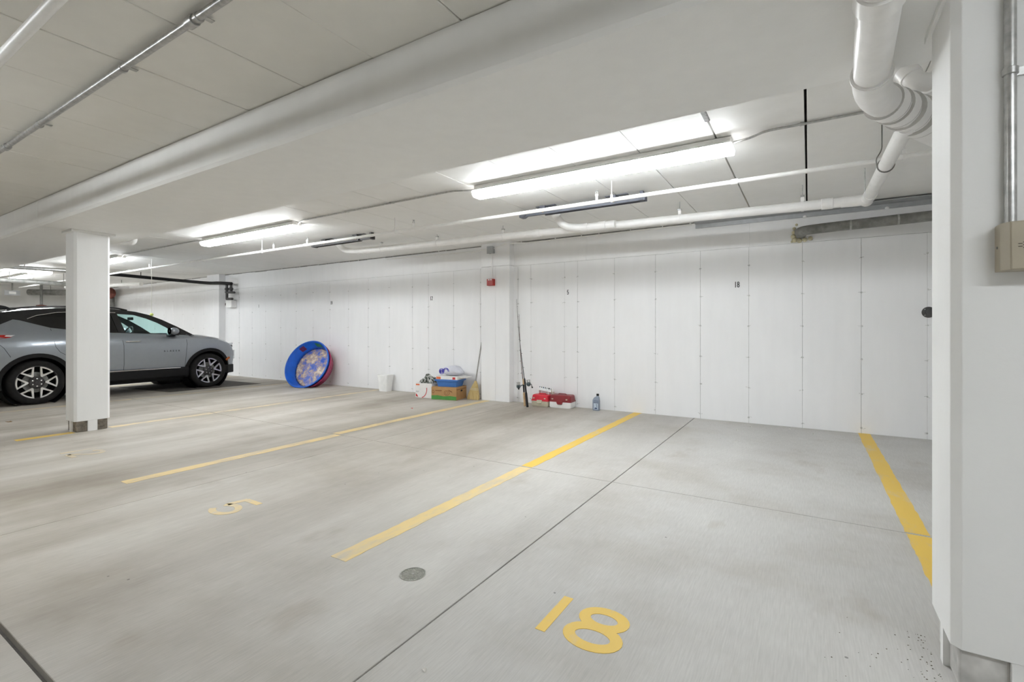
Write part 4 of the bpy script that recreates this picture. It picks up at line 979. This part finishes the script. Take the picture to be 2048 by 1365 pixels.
# ------------------------------------------------------------------ wading pools leaning on the wall
def pool(c, R, depth, az, tilt, label, mats, inner=True):
    t = thing('wading_pool', label, 'pool', (c[0], c[1], 0), None)
    ax = Vector((math.sin(az) * math.cos(tilt), -math.cos(az) * math.cos(tilt), math.sin(tilt)))   # opening direction
    def sag(ob):
        for v in ob.data.vertices:
            z = v.co.z
            if z < .004: v.co.z = .004 + z * .02
    prof_in = [(R * 1.0, 0), (R * .975, -.012), (R * .95, -depth * .3), (R * .93, -depth * .34), (R * .90, -depth * .65), (R * .885, -depth * .69), (R * .85, -depth * .97)]
    m_ = MB(); seg = 72; u = ax.orthogonal().normalized(); w = ax.cross(u); C0 = Vector(c); v = []
    for i, (r, h) in enumerate(prof_in):
        for k in range(seg):
            a = 2 * math.pi * k / seg; rr = r * (1 + (.012 * math.cos(36 * a) if i > 1 else 0))
            v.append(C0 + ax * h + (u * math.cos(a) + w * math.sin(a)) * rr)
    f = []
    for i in range(len(prof_in) - 1):
        for k in range(seg): f.append((i * seg + k, i * seg + (k + 1) % seg, (i + 1) * seg + (k + 1) % seg, (i + 1) * seg + k))
    o = m_.add(v, f).build('side_wall', mats[0], t, smooth=50); md = o.modifiers.new('thickness', 'SOLIDIFY'); md.thickness = .006; sag(o)
    o = MB().tube([C0 + (u * math.cos(a) + w * math.sin(a)) * R for a in [2 * math.pi * k / 60 for k in range(60)]], .016, 8, closed=True).build('rim', mats[1], t, smooth=60); sag(o)
    fl2 = MB(); rings = 10
    v = [C0 - ax * depth * .97]; f = []
    for i in range(1, rings + 1):
        for k in range(seg):
            a = 2 * math.pi * k / seg; r = R * .85 * i / rings
            v.append(C0 - ax * (depth * .97) + ax * (.006 * math.cos(9 * a + i * 2)) * (i < rings) + (u * math.cos(a) + w * math.sin(a)) * r)
    for k in range(seg): f.append((0, 1 + k, 1 + (k + 1) % seg))
    for i in range(rings - 1):
        for k in range(seg): f.append((1 + i * seg + k, 1 + i * seg + (k + 1) % seg, 1 + (i + 1) * seg + (k + 1) % seg, 1 + (i + 1) * seg + k))
    o = fl2.add(v, f).build('pool_bottom', mats[2], t, smooth=60); md = o.modifiers.new('thickness', 'SOLIDIFY'); md.thickness = .006; sag(o)
    return t, ax, u, w
AZ, TI = math.radians(14), math.radians(24)
axp = Vector((math.sin(AZ) * math.cos(TI), -math.cos(AZ) * math.cos(TI), math.sin(TI)))
pc = Vector((-9.30, 6.56, .495))
t, ax, u, w = pool(tuple(pc), .535, .25, AZ, TI, 'blue plastic wading pool leaning open against the white wall', ('blue', 'blue', 'poolfloor'))
upv = (Vector((0, 0, 1)) - ax * ax.z).normalized(); sdv = upv.cross(ax)
for nm, mt, ang, span, dd in (('green_print', 'green', 78, 22, .10), ('red_print', 'purple', 128, 14, .09)):
    m_ = MB(); v = []; f = []
    for k in range(9):
        a = math.radians(ang + span * (k / 8 - .5))
        dirv = sdv * -math.cos(a) * -1 + upv * math.sin(a)
        for hh, rr in ((-.03, .505), (-.145, .468)):
            v.append(pc + ax * hh + dirv * rr)
    for k in range(8): f.append((2 * k, 2 * k + 1, 2 * k + 3, 2 * k + 2))
    m_.add(v, f).build(nm, mt, t)
pool(tuple(pc - axp * .10), .520, .22, AZ, TI, 'magenta plastic wading pool nested behind the blue pool', ('pink', 'pink', 'pink'))

# ------------------------------------------------------------------ things along the wall
# white ribbed wastebasket
t = thing('wastebasket', 'white ribbed plastic wastebasket standing alone against the wall', 'wastebasket', (-7.29, 6.93, 0))
def rrect(hx, hy, r, n=5):
    out = []
    for cx, cy, a0 in ((hx - r, hy - r, 0), (-hx + r, hy - r, 90), (-hx + r, -hy + r, 180), (hx - r, -hy + r, 270)):
        out += [(cx + r * math.cos(math.radians(a0 + 90 * i / n)), cy + r * math.sin(math.radians(a0 + 90 * i / n))) for i in range(n + 1)]
    return out
def loft(mb, rings, close_bottom=True, close_top=False):
    n = len(rings[0]); v = [p for r in rings for p in r]; f = []
    for i in range(len(rings) - 1):
        for k in range(n): f.append((i * n + k, i * n + (k + 1) % n, (i + 1) * n + (k + 1) % n, (i + 1) * n + k))
    if close_bottom: f.append(tuple(range(n)))
    if close_top: f.append(tuple(range((len(rings) - 1) * n, len(rings) * n)))
    return mb.add(v, f)
def rot2(p, a): return (p[0] * math.cos(a) - p[1] * math.sin(a), p[0] * math.sin(a) + p[1] * math.cos(a))
def tub(mb, c, dims, ang, r=.03, wall_t=.004):
    # dims: list of (hx, hy, z)
    outr = [[(c[0] + rot2(p, ang)[0], c[1] + rot2(p, ang)[1], z) for p in rrect(hx, hy, r)] for hx, hy, z in dims]
    inr = [[(c[0] + rot2(p, ang)[0], c[1] + rot2(p, ang)[1], z + .004) for p in rrect(hx - wall_t, hy - wall_t, r)] for hx, hy, z in dims[::-1]]
    n = len(outr[0]); loft(mb, outr + inr, True, True); return mb
tub(MB(), (-7.29, 6.94), [(.100, .085, .001), (.107, .092, .10), (.112, .097, .16), (.130, .112, .315), (.136, .118, .318), (.136, .118, .335)], .1).build('basket', 'white', t, smooth=40)
for k in range(-3, 4):
    MB().prism([(-.003, 0), (.003, 0), (.003, .004), (-.003, .004)], lambda u, v, q: (-7.29 + .028 * k + u + .004 * k * q / .3, 6.94 - .085 - .03 * q / .315 - v + .002, q), .01, .30).build('rib', 'white', t)
# white carton
A1 = math.radians(6)
def obx(c, dims, ang, z0, z1): return MB().obox((c[0], c[1], (z0 + z1) / 2), (dims[0], dims[1], z1 - z0), ang)
def onface(c, dims, ang, u, z, d=.0):      # point on the front (-Y) face
    p = rot2((u, -dims[1] / 2 - d), ang); return (c[0] + p[0], c[1] + p[1], z)
cw = (-5.99, 6.79); dw = (.37, .36)
t = thing('carton', 'white cardboard carton with a red swoosh beside the brown carton', 'box', (cw[0], cw[1], 0))
obx(cw, dw, A1, 0, .265).build('carton_body', 'whitecard', t, bevel=.003)
sw = arc(-.06, .16, .13, .155, 10, -80, 18)
MB().ribbon(sw, .014, lambda u, v, h: onface(cw, dw, A1, u, v, h), .0, .0015).build('red_swoosh', 'redprint', t)
MB().prism([(-.172, .025), (-.12, .012), (-.14, .05), (-.172, .075)], lambda u, v, h: onface(cw, dw, A1, u, v, h), 0, .0015).build('red_corner', 'redprint', t)
for k, zz in enumerate((.115, .098)): MB().prism([(-.17, zz), (-.10 - .01 * k, zz), (-.10 - .01 * k, zz + .008), (-.17, zz + .008)], lambda u, v, h: onface(cw, dw, A1, u, v, h), 0, .001).build('printed_line', 'box_grey', t)
MB().prism([(-.17, .225), (-.09, .225), (-.09, .250), (-.17, .250)], lambda u, v, h: onface(cw, dw, A1, u, v, h), 0, .001).build('printed_mark', 'orangeprint', t)
# crumpled cloth on it
t = thing('cloth_bundle', 'crumpled grey patterned cloth on top of the white carton', 'cloth', (-5.93, 6.80, .265))
m_ = MB().sphere((0, 0, 0), 1.0, 40, 24); rc = random.Random(4); v2 = []
for (x, y, z) in m_.v:
    n_ = .16 * math.sin(5 * x + 2 * z) * math.cos(6 * y + 1) + .14 * math.sin(9 * x * y + 4 * z) + .10 * math.cos(11 * x - 7 * y)
    r_ = 1 + n_; zz = max(0, z) * r_ * .11 + (0 if z > 0 else 0)
    bumpz = .05 * math.exp(-((x + .2) ** 2 + y ** 2) * 6) if z > 0 else 0
    v2.append((-5.985 + x * r_ * .165 + .015 * math.sin(8 * y), 6.78 + y * r_ * .15, .2665 + zz + bumpz))
m_.v = v2; m_.build('cloth', 'fabric', t, smooth=60)
# brown carton with handhole
cc = (-5.53, 6.80); dc = (.50, .40); A2 = math.radians(11)
t = thing('carton', 'brown produce carton with green band and handhole under the blue tub', 'box', (cc[0], cc[1], 0))
obx(cc, dc, A2, 0, .225).build('carton_body', 'card', t, bevel=.003)
F2 = lambda u, v, h: onface(cc, dc, A2, u, v, h)
MB().prism([(-.249, .004), (.249, .004), (.249, .065), (.12, .075), (0, .062), (-.12, .078), (-.249, .070)], F2, 0, .0012).build('green_band', 'cardgreen', t)
MB().ribbon(arc(.06, .125, .052, .042, 0, 360, 20)[:-1], .008, F2, 0, .001, True).build('printed_fruit', 'carddark', t)
MB().ribbon(arc(.06, .125, .025, .022, 0, 360, 16)[:-1], .006, F2, 0, .001, True).build('printed_fruit', 'carddark', t)
MB().prism([(.09, .185), (.165, .150), (.17, .135), (.095, .165)], F2, 0, .001).build('printed_leaf', 'carddark', t)
MB().ribbon(arc(-.215, .14, .022, .025, 0, 360, 14)[:-1], .007, F2, 0, .001, True).build('printed_seal', 'carddark', t)
MB().prism([(-.17, .155), (-.04, .155), (-.04, .168), (-.17, .168)], F2, 0, .001).build('printed_line', 'carddark', t)
FR = lambda u, v, h: (cc[0] + rot2((dc[0] / 2 + h, u), A2)[0], cc[1] + rot2((dc[0] / 2 + h, u), A2)[1], v)
MB().prism(arc(-.002, .155, .040, .016, 0, 360, 18)[:-1], FR, 0, .0012).build('handhole', 'black', t)
MB().prism([(-.195, .18), (.195, .18), (.195, .19), (-.195, .19)], FR, 0, .0008).build('fold_line', 'carddark', t)
# blue tub
t = thing('storage_tub', 'blue plastic tub on the brown carton', 'tub', (-5.52, 6.81, .225))
tub(MB(), (-5.515, 6.815), [(.19, .145, .226), (.212, .165, .325), (.235, .185, .327), (.240, .19, .335), (.240, .19, .350), (.225, .176, .352)], A2, .045).build('tub_body', 'bluebin', t, smooth=40)
# flat white box
cp = (-5.49, 6.81); dp = (.44, .33); A3 = math.radians(9)
t = thing('flat_box', 'flat white box with orange ends lying on the blue tub', 'box', (cp[0], cp[1], .352))
obx(cp, dp, A3, .3575, .413).build('carton_body', 'whitecard', t, bevel=.002)
F3 = lambda u, v, h: onface(cp, dp, A3, u, v, h)
for a, b, mt in ((-.21, -.12, 'orangeprint'), (.12, .175, 'redprint')): MB().prism([(a, .362), (b, .362), (b, .402), (a, .402)], F3, 0, .001).build('printed_patch', mt, t)
MB().obox((cp[0] + .27, cp[1] + .06, .398), (.16, .22, .012), A3).build('open_flap', 'whitecard', t)
# bag of rolls
t = thing('plastic_bag', 'clear plastic bag of paper rolls with violet print on the flat box', 'bag', (-5.5, 6.82, .413))
m_ = MB().sphere((0, 0, 0), 1, 40, 20); v2 = []
for (x, y, z) in m_.v:
    r_ = 1 + .05 * math.sin(14 * x + 5 * z) * math.cos(9 * y) + .04 * math.sin(23 * x) * (x > .1)
    tp = 1 - .35 * max(0, x) ** 2
    v2.append((-5.47 + x * r_ * .245, 6.83 + y * r_ * .15 * tp, .420 + .085 * tp + max(-.95, z) * r_ * .089 * tp + .012 * math.exp(-((x - .25) * 5) ** 2) * (z > 0)))
m_.v = v2; m_.build('bag_film', 'bag', t, smooth=60)
for k, xx in enumerate((-.15, -.04)):
    c_ = Vector((-5.47 + xx, 6.83 - .139 + .02 * (k == 0), .495))
    m2 = MB()
    for rr in ((.018, .034, .052) if k == 0 else (.05, .066)): m2.ribbon(arc(0, 0, rr, rr * .95, 0, 360 if k == 0 else 200, 24)[:-1], .008, lambda u, v, h: (c_.x + u, c_.y - h - .01 * (k == 0) + .9 * (u * u + v * v), c_.z + v), 0, .012, k == 0)
    m2.build('violet_print', 'bagblue', t)
# corn broom in the corner
t = thing('broom', 'corn straw broom standing in the corner by the pilaster', 'broom', (-5.03, 6.93, 0))
rings = []
for z, hx, hy, cx in ((.002, .125, .035, -.05), (.05, .125, .036, -.045), (.12, .105, .034, -.035), (.20, .075, .032, -.02), (.26, .052, .030, -.008), (.30, .030, .026, .0), (.335, .018, .018, .003)):
    rings.append([(-5.03 + cx + p[0], 6.92 + p[1], z) for p in rrect(hx, hy, min(hx, hy) * .9)])
loft(MB(), rings, True, True).build('bristles', 'straw', t, smooth=50)
for z, hx, cx in ((.175, .085, -.025), (.190, .080, -.022), (.205, .075, -.019)):
    MB().tube([(-5.03 + cx + p[0], 6.92 + p[1], z) for p in rrect(hx, .036, .03)], .0035, 6, closed=True).build('stitching', 'twine', t)
MB().tube([(-5.027, 6.92, .32), (-4.985, 7.045, 1.02)], .0115, 12).build('handle', 'wood', t, smooth=50)

# fishing rods
def rod(base, tip, label, mblank, grip, reel_h, side, hl):
    b, e = Vector(base), Vector(tip); d = (e - b).normalized(); t = thing('fishing_rod', label, 'fishing rod', base)
    n = 10; MB().tube([b.lerp(e, .18 + .82 * k / n) + Vector((-.02 * math.sin(math.pi * k / n), 0, 0)) for k in range(n + 1)], [.0075 - .0055 * k / n for k in range(n + 1)], 8).build('blank', mblank, t, smooth=50)
    ln = (e - b).length
    MB().lathe([(.010, 0), (.019, .004), (.019, hl), (.014, hl + .02), (.013, hl + .05)], b, d, 14).build('grip', grip, t, smooth=50)
    MB().lathe([(.014, 0), (.014, .12), (.010, .14)], b + d * (hl + .02), d, 12).build('reel_seat', 'black', t, smooth=50)
    MB().lathe([(.013, 0), (.015, .01), (.012, .08), (.009, .10)], b + d * (hl + .15), d, 12).build('fore_grip', grip, t, smooth=50)
    q = Vector(side).normalized(); rc_ = b + d * reel_h + q * .085
    MB().tube(bend([b + d * (reel_h + .02) + q * .01, rc_ - q * .02, rc_], .02), .008, 8).build('reel_foot', 'reel', t)
    MB().sphere(rc_, .036, 14, 9, (1, .8, 1)).build('reel_body', 'reel', t, smooth=50)
    MB().lathe([(.034, 0), (.036, .01), (.026, .015), (.026, .035), (.034, .04), (.030, .05)], rc_ + d * .02, d, 18).build('spool', 'steel', t, smooth=40)
    MB().tube(bend([rc_ + q.cross(d) * .045 + d * .03, rc_ + d * .085, rc_ - q.cross(d) * .045 + d * .03], .04), .003, 6).build('bail', 'chrome', t)
    MB().tube([rc_, rc_ - q.cross(d) * .06, rc_ - q.cross(d) * .065 - d * .05], .006, 8).build('crank', 'black', t)
    MB().sphere(rc_ - q.cross(d) * .07 - d * .05, .013, 8, 6).build('crank_knob', 'black', t, smooth=50)
    for k in (.35, .48, .60, .72, .83, .93, 1.0):
        p = b.lerp(e, k) + Vector((-.02 * math.sin(math.pi * max(0, (k - .18) / .82)), 0, 0)); r_ = .014 * (1.25 - k)
        MB().tube([p + q * (r_ + .004) + (q * math.cos(a) + q.cross(d) * math.sin(a)) * r_ for a in [2 * math.pi * j / 10 for j in range(10)]], .0016, 5, closed=True).build('line_guide', 'black', t)
rod((-3.835, 6.69, 0), (-4.262, 7.06, 1.76), 'fishing rod with black foam grip leaning in the corner by the pilaster', 'roddark', 'black', .36, (.9, -.3, .25), .22)
rod((-3.925, 6.76, 0), (-4.21, 7.06, 1.50), 'fishing rod with pale cork grip leaning beside the black grip rod', 'rodred', 'cork', .33, (-.75, -.5, -.1), .20)

# tackle boxes
def tackle(c, dims, ang, zmid, top, ml, mbm, label, mlatch, taper=.012):
    t = thing('tackle_box', label, 'tackle box', (c[0], c[1], 0))
    hx, hy = dims[0] / 2, dims[1] / 2
    R_ = lambda hx_, hy_, z: [(c[0] + rot2(p, ang)[0], c[1] + rot2(p, ang)[1], z) for p in rrect(hx_, hy_, .018)]
    loft(MB(), [R_(hx - taper, hy - taper, .001), R_(hx, hy, .02), R_(hx, hy, zmid - .004)], True, True).build('base', mbm, t, smooth=40)
    loft(MB(), [R_(hx + .005, hy + .005, zmid - .006), R_(hx + .005, hy + .005, zmid + .008), R_(hx - .002, hy - .002, zmid + .010), R_(hx - .012, hy - .012, top - .012), R_(hx - .026, hy - .026, top)], True, True).build('lid', ml, t, smooth=40)
    Ft = lambda u, v, h: onface(c, (dims[0], dims[1] + .010), ang, u, v, h)
    MB().prism([(-.035, zmid - .045), (.035, zmid - .045), (.045, zmid - .01), (.045, zmid + .012), (-.045, zmid + .012), (-.045, zmid - .01)], Ft, -.006, .010).build('latch', mlatch, t, bevel=.003)
    MB().tube(bend([Ft(-.05, zmid - .006, .008), Ft(-.035, zmid - .035, .014), Ft(.035, zmid - .035, .014), Ft(.05, zmid - .006, .008)], .012), .005, 8).build('handle', mlatch, t, smooth=40)
    MB().tube(bend([(c[0] - .07, c[1], top - .002), (c[0] - .06, c[1], top + .012), (c[0] + .06, c[1], top + .012), (c[0] + .07, c[1], top - .002)], .012), .007, 8).build('top_handle', ml, t, smooth=40)
    for u in (-hx * .7, hx * .62): MB().prism([(u - .012, zmid + .03), (u + .012, zmid + .03), (u + .012, zmid + .045), (u - .012, zmid + .045)], Ft, -.012, .002).build('badge', 'cream', t)
    return t
tackle((-3.705, 6.955), (.30, .21), .02, .095, .188, 'brightred', 'cream', 'bright red tackle box with cream base behind the fishing rods', 'cream')
tackle((-3.348, 6.965), (.365, .22), .05, .105, .205, 'darkred', 'white', 'dark red tackle box with white base next to the bright red one', 'darkred')
t = thing('tackle_tray', 'white plastic tackle tray with small parts on the bright red box', 'tray', (-3.69, 6.97, .2))
MB().obox((-3.68, 6.98, .250), (.27, .10, .008), Matrix.Rotation(.12, 3, 'Y')).build('tray_plate', 'white', t, bevel=.002)
MB().obox((-3.68, 7.03, .275), (.27, .006, .05), Matrix.Rotation(.12, 3, 'Y')).build('tray_back', 'white', t, bevel=.002)
for x, z in ((-3.77, .258), (-3.60, .24)): MB().box((x - .006, 6.95, .188), (x + .006, 7.0, z - .01)).build('tray_leg', 'white', t)
rr_ = random.Random(9)
for k in range(7):
    x = -3.79 + k * .034; MB().obox((x, 7.025, .283 - (x + 3.68) * .12), (rr_.uniform(.008, .022), .006, rr_.uniform(.012, .022)), 0.0).build('small_part', rr_.choice(['labelblue', 'black', 'reel']), t)
for k, (x, h) in enumerate(((-3.535, .27), (-3.50, .235))): MB().lathe([(.008, .19), (.008, h), (.003, h + .01)], (x, 6.95, 0), (0, 0, 1), 10).build('float_stick', 'cream', t)
# oil bottle
t = thing('oil_bottle', 'grey motor oil bottle with black cap standing alone by the wall', 'bottle', (-2.78, 6.97, 0))
bc = (-2.78, 6.975)
R_ = lambda hx_, hy_, z, cx=0, r=.015: [(bc[0] + cx + p[0], bc[1] + p[1], z) for p in rrect(hx_, hy_, min(r, hx_ * .95, hy_ * .95))]
loft(MB(), [R_(.050, .028, .001), R_(.054, .032, .01), R_(.054, .032, .15), R_(.052, .031, .165), R_(.040, .026, .20, .010), R_(.020, .019, .218, .022, .018), R_(.017, .017, .235, .024, .016)], True, True).build('bottle_body', 'greyplastic', t, smooth=40)
MB().lathe([(.020, .228), (.020, .256), (.018, .258), (.001, .258)], (bc[0] + .024, bc[1], 0), (0, 0, 1), 18).build('cap', 'black', t, smooth=30)
BF = lambda u, v, h: (bc[0] + u, bc[1] - .032 - h, v)
MB().prism([(-.030, .02), (.040, .02), (.040, .112), (-.030, .112)], BF, -.001, .0008).build('label_panel', 'labelpale', t)
MB().ribbon([(-.028, .125), (.040, .125), (.040, .152), (-.028, .152)], .006, BF, -.001, .001, True).build('label_frame', 'labelblue', t)
MB().ribbon([(.005, .10), (.022, .095), (.015, .075), (.028, .055)], .007, BF, 0, .0014).build('label_mark', 'labelblue', t)
MB().prism([(-.02, .028), (.03, .028), (.02, .05), (-.01, .045)], BF, 0, .0014).build('label_mark', 'labelblue', t)

# small litter
def litter(name, label, cat, x, y, mat, r, grp=None):
    m_ = MB(); k = 7; v = [(x, y, .006)]
    for i in range(k):
        a = 2 * math.pi * i / k; q = r * (1 + .4 * math.sin(3.1 * i + x * 7)); v.append((x + q * math.cos(a), y + q * .7 * math.sin(a), .001 + .006 * ((i * 7) % 3)))
    v2 = [(p[0], p[1], max(0.0005, p[2] - .003)) for p in v]; n = k + 1
    m_.add(v + v2, [(0, 1 + i, 1 + (i + 1) % k) for i in range(k)] + [(n, n + 1 + (i + 1) % k, n + 1 + i) for i in range(k)] + [(1 + i, n + 1 + i, n + 1 + (i + 1) % k, 1 + (i + 1) % k) for i in range(k)])
    tag(m_.build(name, mat), label, cat, grp)
litter('dry_leaf', 'small dry brown leaf on the floor near the free-standing column', 'leaf', -9.15, 1.95, 'leaf', .035)
litter('paper_scrap', 'tiny red and white scrap on the floor before the cartons', 'scrap', -5.32, 5.62, 'redprint', .018)
litter('paper_scrap', 'tiny pale chip on the floor of bay 18 near the joint', 'scrap', -1.19, 1.32, 'dust', .009)
for x, y in ((-.63, 6.83), (-.2, 6.9), (.05, 6.75), (-.75, 6.5)): litter('paint_chip', 'tiny white paint chip on the floor below wall number 18', 'paint chip', x, y, 'dust', .012, 'paint chips by the wall')

rg = random.Random(21); gm = MB()
for k in range(90):
    x = .405 - abs(rg.gauss(0, .035)) if k % 3 else rg.uniform(.05, .40); y = rg.uniform(2.0, 2.55); r = rg.uniform(.001, .0028)
    gm.sphere((x, y, r * .5), r, 5, 3, (1.3, 1, .6))
g_ = gm.build('floor_grit', 'raw'); g_['kind'] = 'stuff'; g_['label'] = 'dark grit scattered on the floor along the near column foot'; g_['category'] = 'grit'
